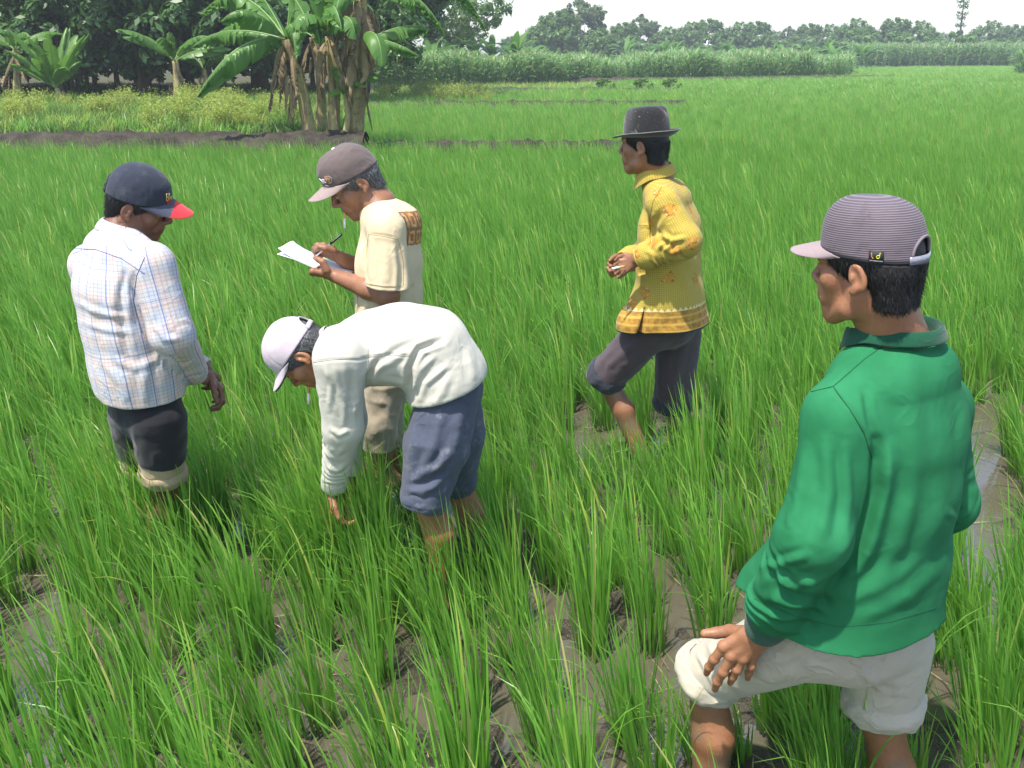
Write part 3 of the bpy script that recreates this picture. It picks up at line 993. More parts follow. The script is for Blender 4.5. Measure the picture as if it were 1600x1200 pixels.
    def extra(V, N):
        return limb_wrinkle(V, SL, EL, .075, 5, .0026, 3, .35, 1.0, f) + limb_wrinkle(V, EL, WL, .065, 6, .0040, 4, .05, .95) + limb_wrinkle(V, SR, ER, .068, 6, .003, 6, .3, 1.0)
    t = NT('green_knit'); o_ = t.obj(); n1 = t.noise(6, 4, o_)
    c = t.mixc(t.step(n1, .3, .7), (.012, .128, .046), (.022, .178, .070))
    c = t.mixc(t.math('MULTIPLY', t.step(t.noise(95, 4, o_, .6), .70, .76), .5), c, (.12, .13, .085)); wv = t.math('ADD', weave(t, o_, 1100), t.math('MULTIPLY', t.noise(70, 3, o_), 1.2))
    MG = t.fin(c, .85, crease(t, o_, t.bump(wv, .0006), .0016, 8), .2, .0)
    MGD = mat_cloth('green_rib', (.004, .060, .028), .1)
    MGS = mat_plain('green_seam', (.005, .070, .030), .9)
    so = garment('shirt', sh, MG, root, folds, [(7, 7, 1.6, .0014, 11), (18, 18, 7, .0010, 12)], extra=extra)
    seams(so, [[(1398, 528), (1350, 562), (1302, 604), (1268, 612)], [(1302, 604), (1328, 640), (1350, 676), (1362, 716)]], MGS, .0011)
    seams(so, [[(1178, 935), (1240, 962), (1310, 980), (1390, 972), (1462, 950)]], MGS, .0007)
    # knit collar and cuff
    col = collar_band('collar', nb + np.array([-.004, .0, .034]), np.array([-.02, .02, 1.0]), S, .082, .084, .022, MGD, so, .004, .006, .42)
    w1 = EL + (WL - EL) * .84; w2 = WL + (WL - EL) * .09
    cf = ring_cuff('cuff', w1, w2, .054, .041, MGD, so, lumps=.0012, bulge=.003)
    # chest pocket edge and seams are stitched lines on the shirt
    # shorts
    MSH = mat_cloth('cream_cotton', (.41, .36, .275), .10, stain=(.30, .25, .18), cr=.006)
    pf = bbox_field([hipL, hipR, kL, kR], .2, .0042)
    wst = (hipL + hipR) / 2 + np.array([0, 0, .05])
    pf.cone(wst + np.array([0, 0, .03]), wst - np.array([0, 0, .03]), (.165, .125), (.165, .125), S, .03)
    eL, eR = hipL + (kL - hipL) * .97, hipR + (kR - hipR) * .80
    pf.cone(hipL, eL, .098, .074, None, .03); pf.cone(hipR, eR, .100, .082, None, .03)
    dL, dR = nrm(kL - hipL), nrm(kR - hipR)
    dLd = nrm(dL + np.array([0, 0, -.5]))
    pf.half(eL + dLd * .02, dLd, .004, lo=eL - .13, hi=eL + .13); pf.half(eR, dR, .004, lo=eR - .13, hi=eR + .13)
    pfold = [([(1105, 1000), (1118, 1030), (1130, 1070)], 5, .004), ([(1090, 1020), (1105, 1050), (1125, 1085)], 4, .004), ([(1140, 985), (1150, 1000)], 5, .003),
             ([(1290, 1000), (1240, 1040), (1195, 1050)], 8, -.004), ([(1330, 1020), (1360, 1060), (1420, 1070)], 8, .004), ([(1345, 1050), (1380, 1080), (1425, 1085)], 6, .004)]
    po = garment('shorts', pf, MSH, root, pfold, [(22, 22, 22, .0022, 21)])
    ring_cuff('rolled_hem', eL - dLd * .028, eL + dLd * .030, .083, .084, MSH, po, lumps=.0055, seed=5, n=56, rows=12, bulge=.010)
    ring_cuff('rolled_hem', eR - dR * .030, eR + dR * .032, .088, .088, MSH, po, lumps=.0060, seed=9, n=56, rows=12, bulge=.011)
    # cap
    MC = ribbed('cap_mesh_purple', (.058, .044, .054), (.150, .118, .138), .0042)
    MB_ = mat_cloth('cap_brim_mauve', (.27, .205, .205), .1)
    MST = mat_plain('clear_plastic_strap', (.22, .22, .26), .25, 200, .4, .0005, .6)
    co = cap(H, root, MC, MB_, ext=.074, hgt=.112, p=2.6, rim=.036, tilt=.10, a=.105, b=.086, opening=True, strap=MST, front_flat=.006, droop=.020, curve=.016)
    # woven tag with letters
    kw = dict(rim=.036, hgt=.112, tilt=.10, a=.105, b=.086, p=2.6)
    ph0, ph1 = 1.86, 2.12
    mb = MB()
    G = np.array([[on_crown(H, a_, z_, off=.0022, **kw) for z_ in (.015, .20)] for a_ in np.linspace(ph0, ph1, 6)])
    mb.grid(H.pts(G.reshape(-1, 3)).reshape(G.shape))
    tg = mb.build('tag', mat_plain('tag_black', (.012, .014, .014), .7), co); solidify(tg, .0008, 0)
    MY, MO, MW = mat_plain('thread_yellow', (.62, .62, .05), .6), mat_plain('thread_orange', (.70, .22, .05), .6), mat_plain('thread_white', (.7, .7, .68), .6)
    kk = dict(kw, off=.0036)
    crown_strokes(H, tg, 'letter', [[(1.905, .165), (1.915, .10), (1.93, .075), (1.945, .08)]], MO, .0008, **kk)
    crown_strokes(H, tg, 'letter', [[(2.055, .175), (2.040, .080)], [(2.045, .13), (2.01, .13), (1.995, .105), (2.005, .08), (2.035, .085)]], MY, .0008, **kk)
    crown_strokes(H, tg, 'lettering', [[(x, .045), (x + .004, .03)] for x in np.linspace(1.885, 2.095, 12)], MW, .0004, **kk)
    return root
man_green()
# ------------------------------------------------------------------ a generic clothed upper body used by the standing men
def neck_head(H, nb, S, f, shoulders, h=.003):
    hf = bbox_field([H.c, nb], .17, h)
    head_field(hf, H)
    hf.cone(H.p(-.022, 0, -.03), nb, .054, .058, S, .02)
    hf.cone(H.p(-.034, 0, -.05), nb - f * .015, .046, .060, S, .02)
    hf.cone(H.p(.01, 0, -.09), nb + f * .03, .030, .036, S, .03)
    for s_ in shoulders: hf.cone(nb, nb + (s_ - nb) * .6 + np.array([0, 0, -.03]), .045, .04, None, .03)
    return hf.mesh(2)
def trunk(T, SL, SR, nb, S, arms=(), r=(.145, .09)):
    tf = bbox_field(list(T) + [SL, SR], .2, .012)
    T = T[:-1]
    for a_, b_ in zip(T[:-1], T[1:]): tf.cone(a_, b_, r, r, S, .04)
    tf.cone(SL, SR, .045, .045, None, .03); tf.cone(T[0], nb, .055, .05, None, .03)
    for A, B in arms: tf.cone(A, B, .042, .036)
    return tf.mesh(1)
def leg(hp, kn, an, f, h=.005, k=1.0):
    lf = bbox_field([hp, kn, an], .2, h)
    lf.cone(hp, kn, .070 * k, .051 * k); lf.ell(kn + f * .010, np.array([.048, .048, .054]) * k, None, .02)
    calf = kn + (an - kn) * .33 - f * .022
    lf.cone(kn, an, .043 * k, .031 * k, None, .02); lf.cone(kn + (an - kn) * .12 - f * .01, calf, .040 * k, .045 * k, None, .02)
    lf.cone(calf, an - (an - kn) * .15, .043 * k, .029 * k, None, .03)
    foot(lf, an, f)
    return lf.mesh(2)
def simple_hand(wrist, d, across, nn, curl=.5, sc=1.0, h=.003, spread=1.0, fore=None):
    """relaxed hand: d along the hand, across from index to little finger, nn back of the hand"""
    d, across, nn = nrm(d), nrm(across), nrm(nn)
    kn = [wrist + d * (.082 - .004 * abs(i - 1)) * sc + across * (-.030 + .020 * i) * sc for i in range(4)]
    L = [.043, .048, .045, .036]
    F = []
    for i in range(4):
        p = kn[i]; a = .25 + curl * .5; pts = []
        for j, q in enumerate((1.0, .62, .50)):
            p = p + (d * math.cos(a) - nn * math.sin(a)) * L[i] * q * sc
            pts.append(p); a += curl * 1.1
        F.append(pts)
    th = [wrist + d * .025 * sc - across * .020 * sc]
    th.append(th[0] + (d * .7 - across * .65 - nn * .3) * .042 * sc)
    th.append(th[1] + (d * .85 - across * .2 - nn * .45) * .034 * sc)
    th.append(th[2] + (d * .9 + across * .1 - nn * .45) * .026 * sc)
    pts = kn + th + [q for l in F for q in l] + [wrist] + ([fore] if fore is not None else [])
    fl = bbox_field(pts, .06, h)
    hand_field(fl, wrist, kn, F, th, nn, sc)
    if fore is not None: fl.cone(fore, wrist, .036, .025, None, .012)
    return fl.mesh(2)
mud_legs = lambda V: np.clip((.24 + .16 * vnoise(V * 13, 6) - V[:, 2]) * 6, 0, .85)

# ================================================================== man in the checked shirt, far left
def man_plaid():
    root = empty('person', WZ(240, 800, 0), 'man in a white checked shirt and dark cap with a red-tipped brim', 'person')
    D0 = 3.2
    fy = 40.0
    f = np.array([math.cos(R(fy)), math.sin(R(fy)), 0]); S = np.array([f[1], -f[0], 0])
    H = Head(W(217, 319, D0 + .05), 6, 21, 12, .97)
    nb = W(190, 366, D0 + .03)
    SR, SL = W(238, 414, D0 - .13), W(143, 414, D0 + .15)
    ER, WR_ = W(268, 520, D0 - .16), W(303, 582, D0 + .08)
    EL, WL = W(160, 508, D0 + .24), W(318, 580, D0 + .16)
    T = [W(182, 402, D0), W(182, 450, D0), W(196, 510, D0), W(212, 570, D0), W(226, 640, D0)]
    hipL, hipR = W(212, 650, D0 + .07), W(248, 655, D0 - .06)
    kL, aL = W(225, 745, D0 + .12), W(230, 880, D0 + .1)
    kR, aR = W(256, 755, D0 - .0), W(250, 890, D0 - .02)
    parts = [neck_head(H, nb, S, f, (SL, SR)), trunk(T, SL, SR, nb, S, ((SL, EL), (SR, ER), (EL, WL), (ER, WR_)))]
    parts += [leg(hipL, kL, aL, f), leg(hipR, kR, aR, f)]
    d = nrm(WR_ - ER)
    parts.append(simple_hand(WR_ + d * .01, f * .8 + np.array([0, .2, -.55]), np.array([-.3, -.9, -.2]), np.array([.6, -.5, .6]), .9, .92, fore=ER + (WR_ - ER) * .5))
    d = nrm(WL - EL)
    parts.append(simple_hand(WL + d * .01, d + np.array([0, 0, -.7]), np.array([-.3, .9, -.2]), np.array([.7, .5, .4]), .6, fore=EL + (WL - EL) * .5))
    body_mesh(root, parts, H, MS_C, mud_legs)
    mobj('hair', *mesh_hair(H, low=-.055, thick=.005), M_HAIR, root)
    # shirt
    sh = bbox_field(T + [SL, SR, EL, WL, ER, WR_], .24, .005)
    RR = [(.140, .10), (.176, .124), (.176, .130), (.176, .140), (.178, .142)]
    for i in range(4): sh.cone(T[i], T[i + 1], RR[i], RR[i + 1], S, .03, p=2.3)
    sh.cone(SL, SR, .056, .056, None, .05)
    for s_ in (SL, SR): sh.cone(nb + np.array([0, 0, -.02]), s_, .045, .052, None, .05)
    for s_, e_, w_ in ((SL, EL, WL), (SR, ER, WR_)):
        sh.cone(s_, e_, .072, .070, None, .025); sh.cone(e_, w_, .068, .052, None, .025)
        sh.half(w_, w_ - e_, .004, lo=w_ - .08, hi=w_ + .08)
    lo = T[4]; up = nrm(T[3] - T[4])
    sh.half(W(226, 636, D0 - .14), np.array([0, .05, -1]), .004, lo=np.array([sh.lo[0], sh.lo[1], sh.lo[2]]), hi=np.array([sh.lo[0] + 3, sh.lo[1] + 3, lo[2] + .1]))
    sh.cone(lo + np.array([0, 0, .03]), lo - np.array([0, 0, .15]), (.160, .125), (.160, .125), S, .006, 's')
    sh.cone(nb + np.array([0, 0, -.01]), nb + np.array([0, 0, .08]), .056, .052, None, .006, 's')
    folds = [([(196, 430), (188, 480), (200, 560)], 7, -.006), ([(150, 400), (142, 450), (148, 520)], 8, .005), ([(112, 470), (160, 490), (200, 495)], 5, .005),
             ([(120, 500), (165, 515), (205, 520)], 5, .004), ([(175, 560), (210, 575), (250, 560)], 6, .004), ([(205, 420), (196, 460), (205, 500)], 5, .006),
             ([(160, 560), (190, 600), (200, 630)], 7, .005), ([(230, 560), (225, 600), (228, 630)], 7, .004), ([(245, 510), (258, 530), (280, 530)], 5, .006),
             ([(262, 550), (280, 560), (296, 552)], 5, .005), ([(215, 420), (230, 470), (245, 510)], 6, .004), ([(290, 575), (305, 590), (318, 575)], 4, .003)]
    extra = lambda V, N: limb_wrinkle(V, SR, ER, .07, 4, .003, 3, .4, 1.0, f) + limb_wrinkle(V, ER, WR_, .06, 6, .0035, 5, .0, .9)
    t = NT('checked_cotton'); o_ = t.obj(); uvw = t.attr('cl', 'Vector'); u, v, w = t.vec(uvw)[:3]
    def lines(x, per, ph, a0, a1):
        return t.step(t.math('ABSOLUTE', t.math('SUBTRACT', t.math('FRACT', t.math('ADD', t.math('DIVIDE', x, per), ph)), .5)), a1, a0)
    base = t.mixc(t.noise(5, 3, o_), (.49, .465, .435), (.54, .52, .49))
    c = base
    c = t.mixc(t.math('MULTIPLY', lines(u, .068, .10, .10, .20), .42), c, (.34, .43, .57))
    c = t.mixc(t.math('MULTIPLY', lines(v, .074, .30, .10, .20), .34), c, (.34, .43, .57))
    c = t.mixc(t.math('MULTIPLY', lines(u, .068, .55, .08, .16), .36), c, (.58, .40, .35))
    c = t.mixc(t.math('MULTIPLY', lines(v, .074, .75, .08, .16), .36), c, (.58, .40, .35))
    c = t.mixc(t.math('MULTIPLY', lines(u, .0125, .0, .08, .15), .42), c, (.30, .22, .22))
    c = t.mixc(t.math('MULTIPLY', lines(v, .0125, .0, .08, .15), .42), c, (.30, .22, .22))
    c = t.mixc(t.math('MULTIPLY', lines(u, .068, .32, .018, .034), .8), c, (.10, .15, .36))
    c = t.mixc(t.math('MULTIPLY', lines(v, .296, .12, .004, .009), .5), c, (.10, .15, .36))
    MP = t.fin(c, .85, crease(t, o_, t.bump(t.math('ADD', weave(t, o_), t.math('MULTIPLY', t.noise(75, 3, o_), 2.0)), .0007)), .25, .1)
    uv = ([T[0] + np.array([0, 0, .1])] + T[1:], -S, .15), [([SR, ER, WR_], f, .055), ([SL, EL, WL], f, .055)]
    so = garment('shirt', sh, MP, root, folds, [(9, 9, 3, .003, 31), (20, 20, 9, .0018, 32)], uv=uv, extra=extra)
    seams(so, [[(112, 388), (150, 390), (190, 404), (226, 428)], [(226, 402), (214, 430), (208, 470), (222, 520)]], mat_plain('blue_seam', (.10, .13, .26), .9), .0013)
    collar_band('collar', nb + np.array([.004, .004, .014]), nrm(H.c - nb) + np.array([0, 0, .9]), S, .060, .062, .022, MP, so, .010, .03, .5)
    for e_, w_ in ((ER, WR_), (EL, WL)):
        d = nrm(w_ - e_)
        ring_cuff('cuff', w_ - d * .055, w_ + d * .006, .054, .050, MP, so, lumps=.002, bulge=.001)
    # dark shorts over rolled khaki trousers
    MD = mat_cloth('black_cloth', (.014, .014, .017), .2); MK = mat_cloth('khaki_cloth', (.36, .27, .17), .15, stain=(.22, .16, .10))
    pf = bbox_field([hipL, hipR, kL, kR], .2, .005)
    wst = (hipL + hipR) / 2 + np.array([0, 0, .04])
    pf.cone(wst + np.array([0, 0, .06]), wst, (.150, .115), (.150, .115), S, .03)
    for hp, kn in ((hipL, kL), (hipR, kR)):
        e = hp + (kn - hp) * .55
        pf.cone(hp, e, .095, .085, None, .03); pf.half(e + (kn - hp) * .05, kn - hp, .004, lo=e - .12, hi=e + .12)
    po = garment('shorts', pf, MD, root, (), [(18, 18, 18, .004, 41)])
    pf = bbox_field([hipL, hipR, kL, kR], .2, .005)
    for hp, kn in ((hipL, kL), (hipR, kR)):
        e = hp + (kn - hp) * .86
        pf.cone(hp, e, .080, .078, None, .01); pf.half(e, kn - hp, .004, lo=e - .12, hi=e + .12)
    ko = garment('trousers', pf, MK, root, (), [(24, 24, 24, .004, 42)])
    for hp, kn in ((hipL, kL), (hipR, kR)):
        e = hp + (kn - hp) * .86; d = nrm(kn - hp)
        ring_cuff('rolled_hem', e - d * .035, e + d * .02, .082, .080, MK, ko, lumps=.004, seed=3, n=36, rows=7, bulge=.007)
    # cap
    MN = mat_cloth('cap_navy', (.022, .027, .042), .2, stain=(.06, .065, .08)); MBR = mat_cloth('brim_slate', (.060, .066, .092), .1)
    MRD = mat_cloth('brim_red', (.66, .030, .040), .08)
    co = cap(H, root, MN, MBR, ext=.084, hgt=.112, p=2.15, rim=.034, tilt=.12, a=.110, b=.090, opening=True, strap=mat_plain('strap_black', (.01, .01, .01), .6),
             brim_tip=MRD, droop=.020, curve=.034, wr=.0016, seed=2)
    kw = dict(rim=.034, hgt=.112, tilt=.12, a=.110, b=.090, p=2.15, off=.0035)
    MGD_, MR_ = mat_plain('gold_thread', (.52, .38, .14), .6), mat_plain('red_thread', (.50, .06, .03), .6)
    # script initials, two lines of embroidery
    x0 = -.42
    crown_strokes(H, co, 'emblem', [[(x0 - .02, .20), (x0 - .01, .42)], [(x0 - .02, .42), (x0 + .08, .41), (x0 + .08, .33), (x0 - .01, .31), (x0 + .09, .29), (x0 + .09, .21), (x0 - .03, .20)],
                  [(x0 + .14, .20), (x0 + .16, .42)], [(x0 + .21, .20), (x0 + .21, .32)], [(x0 + .27, .31), (x0 + .24, .25), (x0 + .28, .20), (x0 + .33, .23)]], MGD_, .0013, **kw)
    crown_strokes(H, co, 'emblem', [[(x0 + .13, .10), (x0 + .05, .13), (x0 + .03, .07), (x0 + .12, .04), (x0 + .13, .08), (x0 + .09, .08)], [(x0 + .17, .04), (x0 + .19, .15)], [(x0 + .24, .14), (x0 + .23, .05), (x0 + .31, .05)],
                  [(x0 - .02, .155), (x0 + .2, .165), (x0 + .38, .15)]], MR_, .0012, **kw)
    return root
man_plaid()

# ================================================================== man in the cream T-shirt writing on a sheet
def man_writer():
    root = empty('person', WZ(610, 690, 0), 'man in a cream T-shirt and brown cap writing on paper, cigarette in his mouth', 'person')
    D0 = 3.6
    fy = 168.0
    f = np.array([math.cos(R(fy)), math.sin(R(fy)), 0]); S = np.array([f[1], -f[0], 0])
    H = Head(W(554, 286, D0), 200, 33, 0, .98)
    nb = W(588, 318, D0 + .01)
    SL, SR = W(604, 358, D0 - .17), W(594, 346, D0 + .17)
    EL, WL = W(606, 462, D0 - .19), W(523, 431, D0 - .06)
    ER, WR_ = W(588, 432, D0 + .14), W(532, 403, D0 + .02)
    T = [W(609, 355, D0), W(608, 410, D0), W(608, 460, D0), W(608, 520, D0), W(610, 580, D0)]
    hipL, hipR = W(608, 575, D0 - .08), W(606, 570, D0 + .08)
    kL, aL = W(590, 660, D0 - .10), W(600, 735, D0 - .08)
    kR, aR = W(600, 655, D0 + .12), W(612, 735, D0 + .12)
    parts = [neck_head(H, nb, S, f, (SL, SR)), trunk(T, SL, SR, nb, S, (), (.13, .085))]
    parts += [leg(hipL, kL, aL, f), leg(hipR, kR, aR, f)]
    # the sheets: a board-like stack held level, curling at the far left end
    cA, cB = W(449, 393, D0 + .02), W(536, 431, D0 - .03)        # left end, right end (middle line)
    ax = nrm(cB - cA); wd = nrm(np.array([.12, 1.0, .05])); wd = nrm(wd - ax * (wd @ ax)); pn = np.cross(ax, wd); pn = pn if pn[2] > 0 else -pn
    L = np.linalg.norm(cB - cA)
    # left forearm and hand: palm under the sheets, thumb on top
    P = lambda x, y, d: W(x, y, D0 + d)
    fore = bbox_field([SL, EL, WL, W(488, 415, D0)], .10, .003)
    fore.cone(SL, EL, .050, .042, None, .01); fore.ell(EL, .040, None, .01)
    fore.cone(EL, EL + (WL - EL) * .35, .038, .041, None, .02); fore.cone(EL + (WL - EL) * .35, WL, .041, .025, None, .015)
    kn = [P(497, 421, -.07), P(494, 423, -.045), P(493, 424, -.02), P(494, 424, .005)]
    kn = [P(490, 419, -.085) - pn * .012, P(489, 420, -.06) - pn * .014, P(490, 421, -.035) - pn * .014, P(492, 422, -.012) - pn * .012]
    fg = [[k_ + wd * .035 - pn * .004, k_ + wd * .058 - pn * .0, k_ + wd * .078 + pn * .004] for k_ in kn]
    th = [P(510, 422, -.085), P(503, 413, -.085) + pn * .01, P(497, 409, -.075) + pn * .008, P(491, 406, -.055) + pn * .008]
    hand_field(fore, WL, kn, fg, th, -pn + nrm(EL - WL) * 0, 1.05)
    parts.append(fore.mesh(2))
    # right forearm and writing hand
    fr = bbox_field([SR, ER, WR_, W(490, 395, D0)], .10, .003)
    fr.cone(SR, ER, .048, .040, None, .01); fr.cone(ER, ER + (WR_ - ER) * .35, .037, .040, None, .02); fr.cone(ER + (WR_ - ER) * .35, WR_, .040, .026, None, .015)
    tip = P(492, 401, .03)
    kn = [P(506, 384, -.01), P(503, 387, .012), P(504, 391, .030), P(508, 396, .044)]
    fg = [[P(496, 383, -.010), P(491, 388, .004), P(490, 394, .014)], [P(495, 388, .014), P(491, 393, .022), P(493, 399, .026)],
          [P(497, 393, .034), P(494, 398, .038), P(497, 402, .034)], [P(502, 399, .048), P(499, 402, .048), P(502, 405, .040)]]
    th = [P(520, 391, -.018), P(508, 388, -.034), P(500, 386, -.030), P(494, 390, -.016)]
    hand_field(fr, WR_, kn, fg, th, nrm(np.array([-.2, .2, 1])), 1.08)
    parts.append(fr.mesh(2))
    body_mesh(root, parts, H, MS_B, mud_legs)
    mobj('hair', *mesh_hair(H, low=-.050, thick=.007), M_HAIRG, root)
    # shirt
    sh = bbox_field(T + [SL, SR, EL, ER], .22, .0045)
    RR = [(.130, .095), (.160, .110), (.162, .112), (.162, .115), (.168, .125)]
    for i in range(4): sh.cone(T[i], T[i + 1], RR[i], RR[i + 1], S, .03, p=2.3)
    sh.cone(SL, SR, .050, .050, None, .05)
    for s_ in (SL, SR): sh.cone(nb + np.array([0, 0, -.03]), s_, .045, .050, None, .05)
    sh.cone(nb + np.array([.01, 0, -.02]), T[0] + np.array([.02, 0, 0]), .052, (.12, .09), S, .04)
    for s_, e_ in ((SL, EL), (SR, ER)):
        m_ = s_ + (e_ - s_) * .88
        sh.cone(s_, m_, .066, .082, None, .025); sh.half(m_, e_ - s_ + np.array([-.02, 0, 0]), .004, lo=m_ - .12, hi=m_ + .12)
        sh.cone(s_ + (e_ - s_) * 1.22, s_ + (e_ - s_) * 1.4, .064, .068, None, .004, 's')
    for i in range(4): sh.cone(T[i], T[i + 1], RR[i], RR[i + 1], S, .008, p=2.3)
    sh.cone(nb + np.array([0, 0, -.015]) + f * .005, nb + np.array([0, 0, .08]) + f * .01, .060, .056, None, .008, 's')
    lo = T[4]
    sh.half(lo, np.array([0, 0, -1]), .004)
    folds = [([(573, 380), (570, 410), (573, 440)], 4, -.006), ([(578, 370), (582, 410), (580, 445)], 6, .003), ([(622, 380), (628, 420), (626, 460)], 5, -.007),
             ([(640, 380), (640, 430), (630, 480)], 6, .004), ([(565, 360), (563, 390), (566, 420)], 4, .004), ([(575, 475), (566, 490), (562, 505)], 5, .005), ([(620, 470), (610, 490), (600, 500)], 5, .004),
             ([(576, 366), (600, 368), (618, 372)], 2.2, -.0018), ([(571, 445), (595, 450), (625, 450)], 2.0, -.0014), ([(600, 385), (604, 420), (602, 445)], 6, .003)]
    t = NT('cream_jersey'); o_ = t.obj()
    n1 = t.noise(6, 3, o_)
    c = t.mixc(n1, (.55, .44, .265), (.60, .49, .315))
    MT = t.fin(c, .85, crease(t, o_, t.bump(t.math('ADD', weave(t, o_), t.math('MULTIPLY', t.noise(60, 3, o_), 1.5)), .0006), .003, 9), .25, .1)
    so = garment('shirt', sh, MT, root, folds, [(10, 10, 3, .0025, 51), (22, 22, 9, .0012, 52)])
    MSM = mat_plain('cream_seam', (.36, .28, .16), .9)
    seams(so, [[(576, 366), (598, 369), (622, 374)], [(572, 443), (598, 447), (630, 448)], [(576, 366), (572, 400), (576, 436)], [(622, 374), (630, 410), (630, 446)]], MSM, .0011)
    # worn orange print on the back: stacked block letters, laid on the cloth
    MPR = NT('print_orange'); o2 = MPR.obj()
    pc = MPR.mixc(MPR.step(MPR.noise(55, 4, o2), .42, .62), (.44, .20, .055), (.62, .36, .14))
    MPR = MPR.fin(pc, .8, None, .2); MPB = mat_plain('print_brown', (.22, .12, .06), .8)
    V = np.array([v.co[:] for v in so.data.vertices]) + np.array(root.location)
    F_ = [tuple(p.vertices) for p in so.data.polygons]
    px, py = PROJ(V); N = vnormals(V, np.array(F_))
    cen = nb + np.array([0, 0, -.085])
    lat = (V - cen) @ S; hz = V[:, 2] - cen[2]; back = (N @ (-f)) > .12
    def patch(name, cond, mat, off):
        sel = cond & back
        ff = [q for q in F_ if all(sel[i] for i in q)]
        if not ff: return
        used = sorted({i for q in ff for i in q}); mp = {i: k_ for k_, i in enumerate(used)}
        mobj(name, V[used] + N[used] * off, [tuple(mp[i] for i in q) for q in ff], mat, so)
    # two rows of print across the shoulders
    tilt = hz + lat * .10
    patch('shirt_print', (np.abs(lat) < .145) & (tilt > -.063) & (tilt < .063) , MPB, .0008)
    rows = ((tilt > .003) & (tilt < .058) | (tilt > -.058) & (tilt < -.005))
    gaps = (np.mod(lat + .12 + np.where(tilt > 0, 0, .018), .050) > .007)
    hole = (np.abs(np.mod(lat + .12 + np.where(tilt > 0, 0, .018), .050) - .0285) < .006) & (np.abs(np.abs(tilt - .0) - .031) < .012)
    patch('shirt_print', (np.abs(lat) < .139) & rows & gaps & ~hole, MPR, .0016)
    # neckband
    G = []
    th = np.linspace(0, 2 * np.pi, 36, endpoint=False)
    upn = nrm(np.array([0, 0, 1]) + f * .35)
    s2 = S; n2 = np.cross(upn, s2)
    mb = MB()
    G = np.array([[nb + np.array([0, 0, .004]) + s2 * (.064 + e) * math.cos(a) + n2 * (.062 + e) * math.sin(a) + upn * z for e, z in ((.010, -.014), (.006, -.004), (.001, .006), (-.002, .005))] for a in th])
    mb.grid(G, wrap_u=True); nbk = mb.build('neckband', MT, so); solidify(nbk, .002, 0); subsurf(nbk, 1)
    # trousers, khaki, rolled
    MK = mat_cloth('khaki_grey_cloth', (.30, .25, .18), .2, stain=(.18, .15, .11))
    pf = bbox_field([hipL, hipR, kL, kR, aL, aR], .2, .006)
    wst = (hipL + hipR) / 2 + np.array([0, 0, .05])
    pf.cone(wst + np.array([0, 0, .05]), wst, (.150, .105), (.150, .105), S, .03)
    for hp, kn_, an_ in ((hipL, kL, aL), (hipR, kR, aR)):
        pf.cone(hp, kn_, .088, .074, None, .03); pf.cone(kn_, kn_ + (an_ - kn_) * .5, .074, .070, None, .03); e = kn_ + (an_ - kn_) * .5; pf.half(e, an_ - kn_, .004, lo=e - .1, hi=e + .1)
    garment('trousers', pf, MK, root, (), [(18, 18, 18, .006, 61)])
    # cap
    MBN = mat_cloth('cap_brown', (.115, .088, .080), .15); MBB = mat_cloth('brim_brown', (.27, .205, .185), .08)
    co = cap(H, root, MBN, MBB, ext=.082, hgt=.112, p=2.35, rim=.036, tilt=.16, a=.110, b=.090, droop=.010, curve=.040, wr=.0016, seed=7, front_flat=.008, button=mat_plain('button_pale', (.6, .58, .55), .5))
    kw = dict(rim=.036, hgt=.112, tilt=.16, a=.110, b=.090, p=2.35, off=.0035, ff=.008)
    MW, MO, MBE = mat_plain('white_thread', (.62, .62, .60), .6), mat_plain('orange_thread', (.62, .13, .05), .6), mat_plain('beige_thread', (.40, .30, .18), .6)
    x0 = .40
    crown_strokes(H, co, 'emblem', [[(x0 - .14, .40), (x0 - .02, .20)], [(x0 - .10, .22), (x0 - .06, .36), (x0 - .02, .24), (x0 + .02, .36)], [(x0 + .03, .22), (x0 + .05, .36), (x0 + .12, .33), (x0 + .06, .28), (x0 + .13, .21)],
                  [(x0 + .00, .14), (x0 + .14, .08)], [(x0 - .08, .30), (x0 + .10, .29)], [(x0 - .07, .25), (x0 + .12, .25)]], MW, .0015, **kw)
    crown_strokes(H, co, 'emblem', [[(x0 + .18, .37), (x0 + .25, .30), (x0 + .20, .22)], [(x0 + .16, .33), (x0 + .23, .31)], [(x0 + .17, .27), (x0 + .23, .28)]], MO, .0020, **kw)
    crown_strokes(H, co, 'emblem', [[(x0 + .20, .42), (x0 + .38, .41), (x0 + .47, .31), (x0 + .36, .17), (x0 + .24, .17), (x0 + .31, .30), (x0 + .20, .42)], [(x0 + .29, .38), (x0 + .38, .30), (x0 + .31, .21)]], MBE, .0011, **kw)
    # sheets of paper
    MPA = NT('paper'); MPA = MPA.fin(MPA.mixc(MPA.noise(12, 3, MPA.obj()), (.78, .78, .80), (.84, .84, .86)), .6, None, .3)
    pr = empty('paper_sheaf', cA, 'folded white paper sheaf with a curled end, held level to write on', 'paper')
    for k_, (lift, sh_) in enumerate(((.0, 0.0), (.004, .004))):
        mb = MB(); n = 26
        tt = np.linspace(-.02, L + .01, n); ww = np.linspace(-.062, .062, 8)
        G = []
        for x in tt:
            cur = max(0, (.05 - x) / .07)
            row = []
            for w in ww:
                z = lift + .003 * math.sin(w * 40) + (.012 * cur ** 2 if k_ else -.008 * cur)
                row.append(cA + ax * (x + sh_ - (.006 * cur ** 2 if k_ else 0)) + wd * (w + .02) + pn * z)
            G.append(row)
        mb.grid(np.array(G)); s_ = mb.build('sheet', MPA, pr); solidify(s_, .0012, 0)
    # pen
    pa, pb = W(491, 402, D0 + .025), W(534, 366, D0 - .03)
    pd = pb - pa
    pe = empty('pen', pa, 'slim dark pen with silver clip in the writing hand', 'pen')
